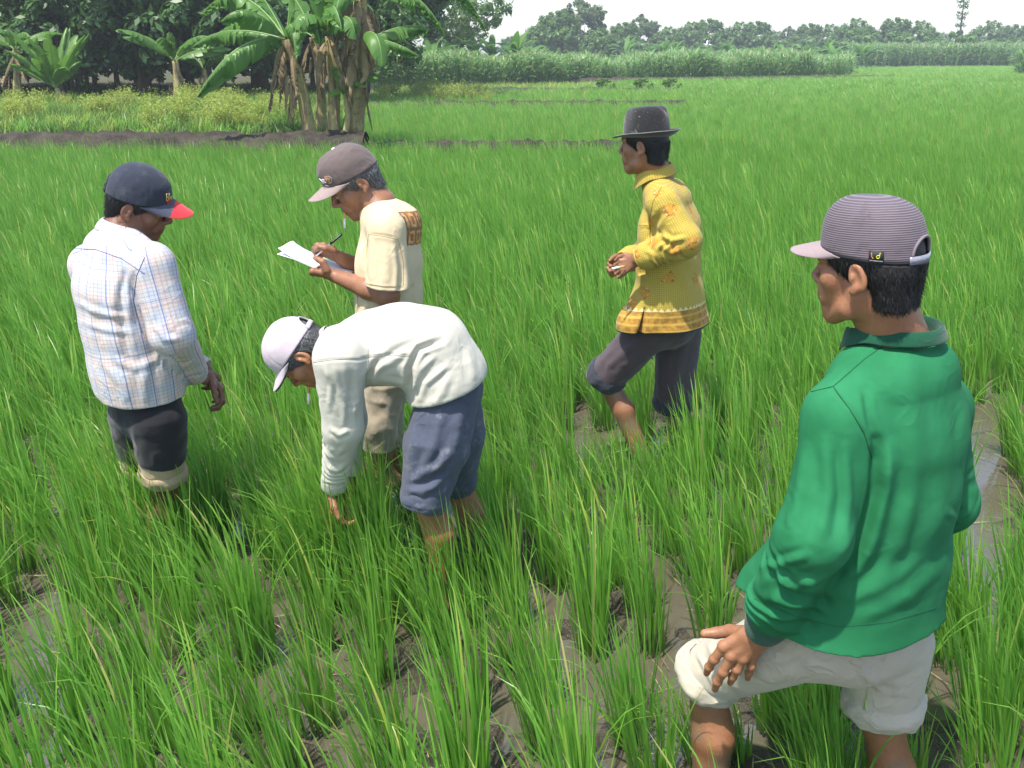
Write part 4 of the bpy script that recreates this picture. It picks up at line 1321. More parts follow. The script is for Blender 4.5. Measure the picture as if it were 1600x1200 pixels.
    MDK, MSI = mat_plain('pen_dark', (.02, .025, .03), .3), mat_plain('pen_silver', (.55, .56, .58), .25)
    mb = MB(); mb.tube([pa + pd * .06, pa + pd * .60], .0042, 10); mb.tube([pa, pa + pd * .07], [.0010, .0038], 10); mb.build('barrel', MSI, pe)
    mb = MB(); mb.tube([pa + pd * .60, pa + pd * .97, pa + pd], [.0050, .0050, .0035], 10); mb.build('pen_cap', MDK, pe)
    mb = MB(); mb.tube([pa + pd * .66 + np.array([0, -.006, .003]), pa + pd * .97 + np.array([0, -.006, .003])], .0016, 6); mb.build('clip', MSI, pe)
    cigarette(H.p(.096, .012, -.064), H.p(.096, .012, -.064) + np.array([-.004, 0, -.062]), 'cigarette hanging from the lips of the man in the cream T-shirt')
    return root
def cigarette(a, b, label, r=.0042):
    a, b = np.asarray(a), np.asarray(b)
    root = empty('cigarette', a, label, 'cigarette')
    d = b - a
    mb = MB(); mb.tube([a, a + d * .36], r, 10); mb.build('filter', mat_plain('cork_filter', (.58, .30, .08), .7, 300), root)
    mb = MB(); mb.tube([a + d * .36, a + d * .95], r, 10); mb.build('paper_tube', mat_plain('cigarette_paper', (.75, .75, .76), .7), root)
    mb = MB(); mb.tube([a + d * .95, a + d * .98, a + d], [r, r * .9, r * .5], 8); mb.build('ash', mat_plain('ash_grey', (.25, .24, .23), .9), root)
    return root
man_writer()

# ================================================================== man bending down into the rice
def man_bending():
    root = empty('person', WZ(690, 905, 0), 'man in an off-white long-sleeved shirt bending down with his hands in the rice', 'person')
    D0 = 2.98
    fy = 180.0
    f = np.array([-1.0, 0.0, 0]); S = np.array([0.0, 1.0, 0])      # his right is away from the camera
    H = Head(W(474, 553, D0 - .01), 182, 62, 0, .93)
    nb = W(508, 548, D0)
    SL, SR = W(530, 562, D0 - .17), W(528, 552, D0 + .17)
    EL, WL = W(536, 668, D0 - .15), W(522, 758, D0 - .06)
    ER, WR_ = W(545, 655, D0 + .20), W(545, 740, D0 + .12)
    T = [W(535, 550, D0), W(580, 543, D0), W(628, 537, D0), W(672, 547, D0), W(699, 588, D0), W(693, 650, D0)]
    hipL, hipR = W(702, 612, D0 - .07), W(706, 605, D0 + .08)
    kL, aL = W(664, 775, D0 - .14), W(708, 945, D0 - .12)
    kR, aR = W(712, 745, D0 + .16), W(762, 915, D0 + .16)
    hf = bbox_field([H.c, nb], .17, .003)
    head_field(hf, H)
    hf.cone(H.p(-.025, 0, -.02), nb, .052, .058, S, .02); hf.cone(nb, T[1], .058, .07, S, .03)
    parts = [hf.mesh(2), trunk(T, SL, SR, nb, S, ((SL, EL), (EL, WL), (SR, ER), (ER, WR_)), (.13, .085))]
    parts += [leg(hipL, kL, aL, f), leg(hipR, kR, aR, f)]
    for w_, e_ in ((WL, EL), (WR_, ER)):
        parts.append(simple_hand(w_ + nrm(w_ - e_) * .01, np.array([.05, .05, -1]), np.array([.2, 1 if w_ is WL else -1, 0]), np.array([-1, 0, .1]), .7, fore=e_ + (w_ - e_) * .5))
    body_mesh(root, parts, H, MS_A, mud_legs)
    mobj('hair', *mesh_hair(H, low=-.058, thick=.006), M_HAIRG, root)
    sh = bbox_field(T + [SL, SR, EL, WL, ER, WR_], .22, .0042)
    RR = [(.125, .085), (.160, .108), (.165, .118), (.166, .124), (.172, .122), (.180, .128)]
    for i in range(5): sh.cone(T[i], T[i + 1], RR[i], RR[i + 1], S, .035, p=2.2)
    sh.cone(T[4], W(676, 650, D0), (.165, .095), (.178, .090), S, .03)
    sh.cone(SL, SR, .056, .056, None, .05)
    for s_ in (SL, SR): sh.cone(nb + np.array([.03, 0, 0]), s_, .055, .058, None, .04)
    for s_, e_, w_ in ((SL, EL, WL), (SR, ER, WR_)):
        sh.cone(s_, e_, .078, .060, None, .03); sh.cone(e_, w_, .060, .042, None, .025); sh.half(w_, w_ - e_, .004, lo=w_ - .07, hi=w_ + .07)
    h1, h2 = W(642, 648, D0 - .2), W(760, 597, D0 - .1)
    hn = np.cross(h2 - h1, np.array([0, 1.0, 0])); hn = hn if hn[2] < 0 else -hn
    sh.half(h1, hn, .004, lo=np.array([h1[0] - .09, sh.lo[1], h1[2] - .3]), hi=np.array([h2[0] + .2, sh.lo[1] + 3, h2[2] + .2]))
    cc = (h1 + h2) / 2; cc[1] = D0
    sh.cone(cc + nrm(hn) * .085, cc + nrm(hn) * .2, (.150, .100), (.150, .100), S, .006, 's')
    sh.cone(nb + np.array([-.005, 0, 0]), H.c, .060, .060, None, .01, 's')
    folds = [([(592, 560), (575, 590), (568, 640)], 5, -.012), ([(640, 545), (610, 565), (580, 580)], 6, .005), ([(660, 520), (620, 535), (585, 560)], 6, .004),
             ([(690, 532), (655, 545), (640, 575), (640, 610)], 5, -.014), ([(680, 555), (655, 580), (650, 610)], 5, .006), ([(700, 570), (665, 600), (655, 630)], 5, .006), ([(650, 500), (620, 520), (600, 540)], 6, .003),
             ([(520, 580), (535, 620), (540, 660)], 5, .004), ([(545, 570), (550, 620), (545, 670)], 5, -.004), ([(508, 575), (518, 600), (515, 640)], 4, .004), ([(560, 580), (556, 620), (548, 660)], 5, .004),
             ([(600, 595), (625, 600), (636, 612)], 5, .005), ([(580, 605), (600, 615), (625, 618)], 5, .004), ([(488, 566), (520, 562), (560, 562), (575, 558)], 2.4, -.002), ([(575, 558), (606, 554), (640, 556)], 2.4, -.0018),
             ([(730, 540), (735, 570), (742, 596)], 7, .004), ([(700, 590), (690, 615), (676, 634)], 6, .004), ([(518, 670), (530, 680), (545, 672)], 4, .005), ([(515, 700), (528, 708), (540, 700)], 4, .004), ([(514, 730), (525, 736), (536, 730)], 3.5, .003)]
    extra = lambda V, N: limb_wrinkle(V, SL, EL, .075, 4, .003, 3, .3, 1.0) + limb_wrinkle(V, EL, WL, .055, 7, .003, 5, .0, .95)
    MO = mat_cloth('offwhite_jersey', (.47, .445, .37), .07)
    so = garment('shirt', sh, MO, root, folds, [(8, 8, 8, .003, 71), (20, 20, 20, .0012, 72)], extra=extra)
    seams(so, [[(490, 566), (530, 561), (575, 558), (600, 555), (640, 556)], [(575, 545), (574, 575), (570, 612)]], mat_plain('offwhite_seam', (.30, .29, .25), .9), .0011)
    # neckband
    mb = MB(); upn = nrm(H.c - nb + np.array([-.02, 0, 0])); s2 = S; n2 = np.cross(upn, s2)
    th = np.linspace(0, 2 * np.pi, 36, endpoint=False)
    G = np.array([[nb + s2 * (.070 + e) * math.cos(a) + n2 * (.070 + e) * math.sin(a) + upn * z for e, z in ((.012, -.012), (.006, .0), (.000, .010), (-.003, .008))] for a in th])
    mb.grid(G, wrap_u=True); nk = mb.build('neckband', MO, so); solidify(nk, .002, 0); subsurf(nk, 1)
    for e_, w_ in ((EL, WL), (ER, WR_)):
        d = nrm(w_ - e_); ring_cuff('cuff', w_ - d * .04, w_ + d * .012, .046, .042, MO, so, lumps=.002, bulge=.001)
    # blue trousers rolled to the knee, mud on them
    t = NT('blue_trousers'); o_ = t.obj()
    c = t.mixc(t.noise(9, 4, o_), (.045, .053, .080), (.080, .092, .130))
    c = t.mixc(t.math('MULTIPLY', t.step(t.noise(14, 6, o_, .7), .55, .72), .5), c, (.26, .26, .28))
    MBL = t.fin(c, .85, crease(t, o_, t.bump(t.math('ADD', weave(t, o_), t.math('MULTIPLY', t.noise(40, 4, o_), 3)), .001)), .25, .1)
    pf = bbox_field([hipL, hipR, kL, kR], .22, .005)
    pf.cone(T[4], (hipL + hipR) / 2, (.140, .100), (.145, .105), S, .03)
    for hp, kn in ((hipL, kL), (hipR, kR)):
        e = hp + (kn - hp) * 1.02
        pf.cone(hp, hp + (kn - hp) * .25, .086, .094, None, .03); pf.cone(hp + (kn - hp) * .25, hp + (kn - hp) * .5, .094, .102, None, .03); pf.cone(hp + (kn - hp) * .5, e, .102, .078, None, .03); pf.half(e + (kn - hp) * .06, kn - hp, .004, lo=e - .12, hi=e + .12)
    pfl = [([(690, 640), (680, 690), (660, 740)], 7, .006), ([(720, 640), (712, 690), (690, 730)], 7, .006), ([(700, 710), (680, 730), (650, 745)], 6, .007), ([(650, 660), (645, 700), (640, 740)], 6, .005),
           ([(640, 765), (660, 770), (690, 750)], 6, .007), ([(700, 730), (670, 755), (640, 758)], 5, -.006)]
    po = garment('trousers', pf, MBL, root, pfl, [(14, 14, 14, .004, 81), (30, 30, 30, .0016, 82)])
    for hp, kn in ((hipL, kL), (hipR, kR)):
        e = hp + (kn - hp) * 1.04; d = nrm(kn - hp)
        ring_cuff('rolled_hem', e - d * .035, e + d * .03, .078, .070, MBL, po, lumps=.005, seed=8, n=36, rows=7, bulge=.007)
    MCP = mat_cloth('cap_pale_mauve', (.50, .42, .46), .08, stain=(.42, .34, .38)); MDU = mat_plain('cap_lining', (.05, .055, .055), .9)
    cap(H, root, MCP, MCP, ext=.072, hgt=.112, p=2.2, rim=.034, tilt=.14, a=.110, b=.090, opening=True, droop=.016, curve=.030, wr=.0012, seed=4, mat_under=MDU)
    cigarette(H.p(.094, .014, -.064), H.p(.094, .014, -.064) + np.array([-.004, 0, -.066]), 'cigarette hanging from the lips of the man bending down')
    return root
man_bending()

# ================================================================== man with the black hat
def man_hat():
    root = empty('person', WZ(1020, 710, 0), 'man in a yellow batik shirt and black felt hat striding through the rice', 'person')
    D0 = 4.1
    fy = 152.0
    f = np.array([math.cos(R(fy)), math.sin(R(fy)), 0]); S = np.array([f[1], -f[0], 0])
    H = Head(W(1007, 228, D0), 150, 2, 0, .96)
    nb = W(1025, 277, D0 + .01)
    SL, SR = W(1036, 318, D0 - .16), W(1050, 305, D0 + .17)
    EL, WL = W(1068, 376, D0 - .22), W(998, 404, D0 - .17)
    ER, WR_ = W(1030, 390, D0 + .30), W(975, 408, D0 + .14)
    T = [W(1044, 320, D0), W(1046, 360, D0), W(1045, 410, D0), W(1046, 460, D0), W(1054, 545, D0)]
    hipL, hipR = W(1024, 507, D0 - .04), W(1062, 505, D0 + .11)
    kL, aL = W(945, 590, D0 + .10), W(1016, 738, D0 + .02)
    kR, aR = W(1052, 625, D0 + .14), W(1080, 730, D0 + .12)
    parts = [neck_head(H, nb, S, f, (SL, SR)), trunk(T, SL, SR, nb, S, ((SL, EL), (SR, ER), (EL, WL), (ER, WR_)), (.13, .085))]
    parts += [leg(hipL, kL, aL, f), leg(hipR, kR, aR, f)]
    dl = nrm(WL - EL)
    parts.append(simple_hand(WL + dl * .008, dl + np.array([-.2, 0, -.25]), np.array([.15, -.25, -1]), np.array([-.2, -1, .35]), .95, .92, fore=EL + (WL - EL) * .5))
    dr = nrm(WR_ - ER)
    parts.append(simple_hand(WR_ + dr * .008, dr, np.array([.1, .25, -1]), np.array([-.2, 1, .3]), .9, .9, fore=ER + (WR_ - ER) * .5))
    body_mesh(root, parts, H, MS_B, mud_legs)
    mobj('hair', *mesh_hair(H, low=-.062, thick=.006), M_HAIR, root)
    # shirt
    sh = bbox_field(T + [SL, SR, EL, WL, ER, WR_], .24, .005)
    RR = [(.130, .095), (.165, .118), (.168, .122), (.174, .132), (.206, .170)]
    for i in range(4): sh.cone(T[i], T[i + 1], RR[i], RR[i + 1], S, .03, p=2.3)
    sh.cone(SL, SR, .054, .054, None, .05)
    for s_ in (SL, SR): sh.cone(nb + np.array([0, 0, -.02]), s_, .045, .050, None, .05)
    for s_, e_, w_ in ((SL, EL, WL), (SR, ER, WR_)):
        sh.cone(s_, e_, .068, .070, None, .022); sh.cone(e_, e_ + (w_ - e_) * .8, .070, .056, None, .025); sh.cone(e_ + (w_ - e_) * .8, w_, .056, .050, None, .01); sh.half(w_, w_ - e_, .004, lo=w_ - .08, hi=w_ + .08)
    c1, c2, c3 = W(965, 508, D0 + .06), W(1016, 524, D0 - .18), W(1118, 500, D0 + .05)
    hn = np.cross(c3 - c1, c2 - c1); hn = hn if hn[2] < 0 else -hn
    sh.cone(T[3], W(1000, 508, D0 - .06), .12, .102, None, .05)
    sh.half(c2, hn, .004, lo=np.array([sh.lo[0], sh.lo[1], sh.lo[2]]), hi=np.array([sh.lo[0] + 3, sh.lo[1] + 3, T[4][2] + .22]))
    sh.cone(T[4] - np.array([0, 0, .06]), T[4] - np.array([0, 0, .2]), (.180, .146), (.180, .146), S, .006, 's')
    sh.cone(nb + np.array([0, 0, -.01]), nb + np.array([0, 0, .08]), .056, .052, None, .006, 's')
    # side slit: a narrow wedge cut at the left hip
    sl = W(1016, 482, D0 - .19)
    wedge = W(1009, 522, D0 - .22)
    sh.cone(sl, wedge + np.array([0, 0, -.02]), (.003, .08), (.020, .13), nrm(np.array([1, .3, 0])), .003, 's')
    folds = [([(1035, 330), (1018, 360), (1014, 395)], 5, -.010), ([(1035, 368), (1050, 376), (1070, 372)], 4, .009), ([(1030, 382), (1048, 394), (1066, 390)], 4, .006), ([(1010, 390), (1022, 400), (1026, 415)], 4, .006),
             ([(1050, 300), (1065, 325), (1082, 350)], 5, .004), ([(1000, 330), (1000, 365), (998, 395)], 5, .004), ([(1000, 355), (1010, 352), (1016, 356)], 2.5, .003), ([(1060, 420), (1075, 450), (1080, 490)], 7, .004), ([(1040, 430), (1035, 460), (1040, 500)], 7, .004), ([(1090, 400), (1096, 440), (1104, 480)], 6, .003)]
    extra = lambda V, N: limb_wrinkle(V, SL, EL, .068, 4, .003, 3, .4, 1.0, f) + limb_wrinkle(V, EL, WL, .06, 5, .0045, 5, .0, .9)
    t = NT('batik_cotton'); o_ = t.obj(); uvw = t.attr('cl', 'Vector'); u, v, w = t.vec(uvw)[:3]
    def cell(x, per): return t.math('ABSOLUTE', t.math('SUBTRACT', t.math('FRACT', t.math('DIVIDE', x, per)), .5))
    gu, gv = cell(u, .0080), cell(v, .0080)
    dot = t.step(t.math('ADD', t.math('MULTIPLY', gu, gu), t.math('MULTIPLY', gv, gv)), .075, .030)
    grid_ = t.step(t.math('MAXIMUM', gu, gv), .38, .47)
    c = t.mixc(t.noise(5, 3, o_), (.35, .252, .034), (.43, .315, .048))
    c = t.mixc(t.math('MULTIPLY', grid_, .5), c, (.24, .18, .02))
    c = t.mixc(t.math('MULTIPLY', dot, .6), c, (.54, .43, .13))
    uu = t.comb(u, v, w)
    vo = t.n('TexVoronoi', voronoi_dimensions='2D'); vo.inputs['Scale'].default_value = 8.5; vo.inputs['Randomness'].default_value = .85; t.l(uu, vo.inputs['Vector'])
    swirl = t.noise(38, 3, uu, .5, 1.2)
    rad = t.math('ADD', vo.outputs['Distance'], t.math('MULTIPLY', t.math('SUBTRACT', swirl, .5), .34))
    mot = t.math('MULTIPLY', t.step(rad, .26, .18), .65)
    c = t.mixc(mot, c, (.48, .20, .020))
    c = t.mixc(t.math('MULTIPLY', t.math('MULTIPLY', mot, t.step(t.noise(75, 2, uu), .58, .66)), .8), c, (.66, .50, .28))
    c = t.mixc(t.math('MULTIPLY', t.math('MULTIPLY', mot, t.step(t.noise(60, 2, uu, .5, .6), .44, .38)), .9), c, (.10, .045, .012))
    # hem border, measured up from the hem plane
    hd = t.attr('hem')
    zig = t.math('MULTIPLY', t.math('PINGPONG', u, .011), 1.4)
    bnd = t.step(t.math('SUBTRACT', .098, hd), -.001, .001)
    zz = t.math('ADD', hd, zig)
    bz = t.step(zz, .115, .112)
    bc = t.mixc(t.step(t.noise(42, 5, o_, .65), .40, .62), (.42, .23, .030), (.25, .13, .025))
    stripe = t.math('SINE', t.math('MULTIPLY', hd, 190.0))
    bc = t.mixc(t.math('MULTIPLY', t.step(stripe, .2, .9), .6), bc, (.58, .36, .08))
    c = t.mixc(t.math('MULTIPLY', bz, t.step(hd, .090, .094)), c, (.66, .54, .26))
    c = t.mixc(bnd, c, bc)
    c = t.mixc(t.step(hd, .009, .007), c, (.03, .03, .035))
    MY = t.fin(c, .8, crease(t, o_, t.bump(t.math('ADD', weave(t, o_), t.math('MULTIPLY', t.noise(70, 3, o_), 2.0)), .0007)), .25, .1)
    uv = ([T[0] + np.array([0, 0, .1])] + T[1:], -S, .15), [([SL, EL, WL], f, .055), ([SR, ER, WR_], f, .055)]
    so = garment('shirt', sh, MY, root, folds, [(9, 9, 3, .003, 91), (20, 20, 9, .0015, 92)], uv=uv, extra=extra)
    V = np.array([v_.co[:] for v_ in so.data.vertices]) + np.array(root.location)
    arm = np.zeros(len(V)); nn_ = -nrm(hn)
    hem = (V - c2) @ nn_
    cl = np.zeros(len(V) * 3); so.data.attributes['cl'].data.foreach_get('vector', cl); cl = cl.reshape(-1, 3)
    hem = np.where(cl[:, 2] > .5, .5, hem)
    at = so.data.attributes.new('hem', 'FLOAT', 'POINT'); at.data.foreach_set('value', hem.astype(np.float32))
    seams(so, [[(1034, 292), (1020, 316), (1014, 350), (1016, 380)], [(998, 352), (1016, 352), (1016, 380)]], mat_plain('batik_seam', (.20, .13, .02), .9), .0012)
    colr = collar_band('collar', nb + np.array([-.008, .006, .020]), nrm(H.c - nb) + np.array([.05, 0, .9]), S, .066, .070, .026, MY, so, .012, .030, .5)
    n_ = len(colr.data.vertices); a2 = colr.data.attributes.new('hem', 'FLOAT', 'POINT'); a2.data.foreach_set('value', np.full(n_, .5, dtype=np.float32))
    MCF = mat_cloth('batik_cuff', (.46, .33, .05), .2)
    for e_, w_ in ((EL, WL), (ER, WR_)):
        d = nrm(w_ - e_); ring_cuff('cuff', w_ - d * .052, w_ + d * .008, .052, .047, MCF, so, lumps=.002, bulge=.001)
    # dark trousers, left leg rolled above the knee
    MTR = mat_cloth('plum_grey_trousers', (.072, .052, .060), .25); MIN = mat_cloth('trouser_inside', (.030, .034, .046), .2)
    pf = bbox_field([hipL, hipR, kL, kR], .22, .005)
    wst = (hipL + hipR) / 2 + np.array([0, 0, .05])
    pf.cone(wst + np.array([0, 0, .05]), wst - np.array([0, 0, .03]), (.160, .125), (.165, .130), S, .03)
    eL, eR = hipL + (kL - hipL) * .98, hipR + (kR - hipR) * 1.05
    pf.cone(hipL, eL, .094, .086, None, .03); pf.cone(hipR, eR, .100, .090, None, .03)
    dL, dR = nrm(nrm(kL - hipL) + np.array([0, 0, -.35])), nrm(kR - hipR)
    pf.half(eL + dL * .01, dL, .004, lo=eL - .13, hi=eL + .13); pf.half(eR, dR, .004, lo=eR - .13, hi=eR + .13)
    pfl = [([(1000, 530), (970, 555), (945, 575)], 6, .004), ([(1030, 540), (1000, 575), (980, 590)], 6, .005), ([(960, 545), (940, 565), (930, 580)], 5, .004), ([(1070, 530), (1060, 580), (1048, 620)], 6, .005), ([(1030, 560), (1030, 600), (1035, 630)], 5, .005)]
    po = garment('trousers', pf, MTR, root, pfl, [(16, 16, 16, .004, 95)])
    ring_cuff('rolled_hem', eL - dL * .045, eL + dL * .035, .090, .086, MIN, po, lumps=.006, seed=2, n=40, rows=8, bulge=.009)
    ring_cuff('rolled_hem', eR - dR * .040, eR + dR * .03, .094, .088, MIN, po, lumps=.005, seed=6, n=40, rows=8, bulge=.008)
    # hat
    t = NT('black_felt'); o_ = t.obj()
    sp = t.n('TexVoronoi'); sp.inputs['Scale'].default_value = 62; t.l(o_, sp.inputs['Vector'])
    spots = t.math('MULTIPLY', t.step(sp.outputs['Distance'], .17, .10), t.step(t.noise(30, 2, o_), .52, .58))
    c = t.mixc(t.noise(8, 4, o_), (.010, .010, .011), (.026, .025, .026))
    c = t.mixc(t.math('MULTIPLY', spots, .8), c, (.34, .30, .25))
    c = t.mixc(t.math('MULTIPLY', t.step(t.noise(120, 3, o_), .55, .75), .25), c, (.16, .15, .14))
    MF = t.fin(c, .92, t.bump(t.noise(500, 3, o_), .001), .2, .3)
    fedora(H, root, MF, mat_plain('hat_ribbon', (.018, .024, .024), .55, 300, .2, .0006), mat_plain('worn_felt_edge', (.16, .15, .14), .9, 120, .6))
    cigarette(W(976, 416, D0 - .18), W(955, 420, D0 - .20), 'cigarette between the fingers of the man in the black hat', .0046)
    return root
man_hat()
# ================================================================== the setting: ground, water, banks
def axis(*segs):
    out = [segs[0][0]]
    for a, b, n in segs:
        out += list(np.linspace(a, b, n + 1)[1:])
    return np.array(out)
gx = axis((-260, -40, 12), (-40, -8, 24), (-8, -3.0, 50), (-3.0, 3.0, 280), (3.0, 8, 50), (8, 40, 24), (40, 260, 12))
gy = axis((-8, 1.0, 12), (1.0, 5.0, 190), (5.0, 12, 80), (12, 40, 40), (40, 420, 24))
GX, GY = np.meshgrid(gx, gy, indexing='ij')
gp = np.stack([GX.ravel(), GY.ravel(), np.zeros(GX.size)], 1)
fall = np.clip(1.15 - np.hypot(gp[:, 0], gp[:, 1] - 2) / 14, 0, 1)
gz = (.020 * vnoise(gp * 3.1, 1) + .018 * vnoise(gp * 7.5, 2) + .012 * vnoise(gp * 17, 3) + .006 * vnoise(gp * 34, 4)) * fall - .006
fa, fb = WZ(1585, 600), WZ(1490, 940)
tt = np.clip(((gp[:, :2] - fa[:2]) @ (fb[:2] - fa[:2])) / ((fb[:2] - fa[:2]) @ (fb[:2] - fa[:2])), -.3, 1.2)
gz = gz - .045 * np.exp(-(np.linalg.norm(gp[:, :2] - fa[:2] - tt[:, None] * (fb[:2] - fa[:2]), axis=1) / .13) ** 2)
clod = np.abs(vnoise(gp * 23, 8)) * np.abs(vnoise(gp * 5, 9)) * fall
gz = gz + .030 * clod
gp[:, 2] = gz
nu_, nv_ = GX.shape
ii = np.arange(nu_ * nv_).reshape(nu_, nv_)
gq = np.stack([ii[:-1, :-1], ii[1:, :-1], ii[1:, 1:], ii[:-1, 1:]], -1).reshape(-1, 4)
t = NT('wet_mud'); o_ = t.obj()
n1, n2, n3 = t.noise(2.2, 5, o_), t.noise(16, 6, o_, .65), t.noise(75, 5, o_, .7)
c = t.mixc(n1, (.105, .090, .062), (.150, .130, .095)); c = t.mixc(t.step(n2, .45, .68), c, (.050, .042, .034)); c = t.mixc(t.math('MULTIPLY', t.step(n3, .5, .8), .5), c, (.165, .14, .10))
wet = t.step(n2, .35, .62)
rg = t.math('ADD', .07, t.math('MULTIPLY', wet, .26))
M_MUD = t.fin(c, rg, t.bump(t.math('ADD', t.math('MULTIPLY', n2, 1.0), t.math('MULTIPLY', n3, .9)), .035, 1.0), .7)
tag(mobj('ground', gp, gq, M_MUD), kind='structure')
t = NT('muddy_water'); o_ = t.obj()
n1, n2 = t.noise(3.0, 4, o_), t.noise(22, 3, o_)
c = t.mixc(n1, (.075, .064, .045), (.105, .090, .066))
M_WATER = t.fin(c, .03, t.bump(n2, .003, .5), 1.0)
tag(mobj('water', np.array([[-24, .2, .001], [24, .2, .001], [24, 16.6, .001], [-24, 16.6, .001]]), np.array([[0, 1, 2, 3]]), M_WATER, smooth=False), kind='structure')

# earth banks between the plots
t = NT('dark_soil'); o_ = t.obj()
n1, n2 = t.noise(3.5, 6, o_, .65), t.noise(22, 5, o_, .7)
c = t.mixc(t.step(n1, .3, .7), (.034, .029, .022), (.085, .070, .052)); c = t.mixc(t.math('MULTIPLY', t.step(n2, .5, .75), .6), c, (.095, .082, .068))
M_SOIL = t.fin(c, .95, t.bump(t.math('ADD', n1, n2), .06), .2)
def bank(name, pts, w, h, seed=0, step=.07, lump=.09):
    """earth ridge along pts (x, y)"""
    pts = np.asarray(pts, float)
    seg = np.concatenate([[0], np.cumsum(np.linalg.norm(np.diff(pts, axis=0), axis=1))])
    n = max(8, int(seg[-1] / step))
    s = np.linspace(0, seg[-1], n)
    x, y = np.interp(s, seg, pts[:, 0]), np.interp(s, seg, pts[:, 1])
    prof = [(-1.0, -.05), (-.86, .15), (-.74, .38), (-.62, .62), (-.5, .82), (-.35, .95), (-.15, 1.0), (.2, 1.0), (.5, .8), (.72, .35), (1.0, -.05)]
    G = np.array([[[xx, yy + q * w, h * z] for q, z in prof] for xx, yy in zip(x, y)])
    q = G.reshape(-1, 3)
    q = q + np.stack([vnoise(q * 5 + seed, 1), vnoise(q * 5 + seed, 2), vnoise(q * 4 + seed, 3) + .8 * vnoise(q * 11, seed + 4) + .5 * vnoise(q * 24, seed + 5)], 1) * lump * np.array([1, 1, .9])
    mb = MB(); mb.grid(q.reshape(G.shape)[::-1])
    return tag(mb.build(name, M_SOIL), kind='structure')
def gpt(px, py, z): return WZ(px, py, z)[:2]
BANK_A = [(-30, 17.3), (-14, 17.0), (-6, 16.9), (-2.5, 16.9), (1.5, 17.1), (4.0, 17.4)]
bank('earth_bank', BANK_A[:4], .8, .53, 1, lump=.055)
bank('earth_bank', [(-2.6, 16.95), (0.4, 17.05), (1.9, 17.15)], .28, .38, 2, lump=.05)
bank('earth_bank', [(-5.5, 31.0), (0, 31.6), (5.5, 32.0)], .34, .36, 3, .15, .05)
bank('earth_bank', [(-4.0, 44.5), (2, 44), (7.0, 43.0)], .4, .34, 4, .2, .05)
bank('earth_bank', [(3.0, 58.0), (14.0, 60.0), (25.0, 66.0)], .6, .40, 5, .3, .05)
# raised garden land behind the left bank
lx = np.linspace(0, 1, 160) ** .6; ly = np.linspace(17.4, 75, 70)
LX, LY = np.meshgrid(lx, ly, indexing='ij')
LX = -60 + LX * (60 - .15 * LY - .15)
lp = np.stack([LX.ravel(), LY.ravel(), np.zeros(LX.size)], 1)
edge = np.clip((-.15 * lp[:, 1] - .15 - lp[:, 0]) / .5, 0, 1)
lp[:, 2] = (.44 + .06 * vnoise(lp * 1.3, 7)) * edge - .02
ii = np.arange(LX.size).reshape(LX.shape)
t = NT('garden_earth'); o_ = t.obj()
c = t.mixc(t.step(t.noise(1.2, 5, o_), .4, .62), (.060, .070, .024), (.085, .068, .045))
M_GARD = t.fin(c, .95, t.bump(t.noise(9, 5, o_), .05), .2)
tag(mobj('garden_land', lp, np.stack([ii[:-1, :-1], ii[1:, :-1], ii[1:, 1:], ii[:-1, 1:]], -1).reshape(-1, 4), M_GARD), kind='structure')

# ================================================================== leaf materials and shared builders
def mat_leaf(name, dark, light, trans=.35, rough=.5, base=None, tip=None, dry=None, spec=.4):
    t = NT(name)
    r = t.attr('rnd'); h = t.attr('len')
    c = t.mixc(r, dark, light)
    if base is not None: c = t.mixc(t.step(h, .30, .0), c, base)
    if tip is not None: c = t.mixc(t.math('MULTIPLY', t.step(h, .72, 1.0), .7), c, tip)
    if dry is not None: c = t.mixc(t.math('MULTIPLY', t.math('MULTIPLY', t.step(r, .925, .930), t.step(h, .25, .8)), .75), c, (.46, .44, .09))
    if dry is not None: c = t.mixc(t.step(r, .982, .990), c, dry)
    tc = t.mixc(.5, c, [min(1, x * 1.5) for x in light])
    return t.fin(c, rough, None, spec, trans=trans, tcol=tc)
class Strips:
    """many tapered blades in one mesh"""
    def __init__(s): s.v = []; s.f = []; s.r = []; s.l = []; s.n = 0
    def blade(s, base, yaw, th0, bend, L, w, n=5, rnd=.5, twist=0.0, prof='grass', droop=1.6):
        t = np.linspace(0, 1, n + 1)
        th = th0 + bend * t ** droop
        ds = L / n
        hx = np.concatenate([[0], np.cumsum(np.sin((th[:-1] + th[1:]) / 2) * ds)]); hz = np.concatenate([[0], np.cumsum(np.cos((th[:-1] + th[1:]) / 2) * ds)])
        d = np.array([math.cos(yaw), math.sin(yaw), 0])
        c = np.asarray(base) + hx[:, None] * d + hz[:, None] * np.array([0, 0, 1])
        tw = twist * t
        sd0 = np.array([-d[1], d[0], 0])
        nn = np.cos(th)[:, None] * d - np.sin(th)[:, None] * np.array([0, 0, 1])
        sd = np.cos(tw)[:, None] * sd0 + np.sin(tw)[:, None] * nn
        if prof == 'grass': ww = w * np.minimum(1, .45 + t * 2.2) * np.clip(1 - t, 0, 1) ** .55
        else: ww = w * np.sin(np.pi * np.clip(t * .92 + .06, 0, 1)) ** .8
        ww = np.maximum(ww, w * .03)
        a, b = c - sd * ww[:, None] * .5, c + sd * ww[:, None] * .5
        s.v.append(np.stack([a, b], 1).reshape(-1, 3))
        k = np.arange(n) * 2 + s.n
        s.f.append(np.stack([k, k + 1, k + 3, k + 2], 1))
        s.r.append(np.full(2 * (n + 1), rnd)); s.l.append(np.repeat(t, 2)); s.n += 2 * (n + 1)
    def arrays(s): return np.concatenate(s.v), np.concatenate(s.f), {'rnd': np.concatenate(s.r), 'len': np.concatenate(s.l)}
    def data(s, name, mat, smooth=True):
        v, f, a = s.arrays()
        return mesh_data(name, v, f, [mat] if not isinstance(mat, list) else mat, smooth, a)

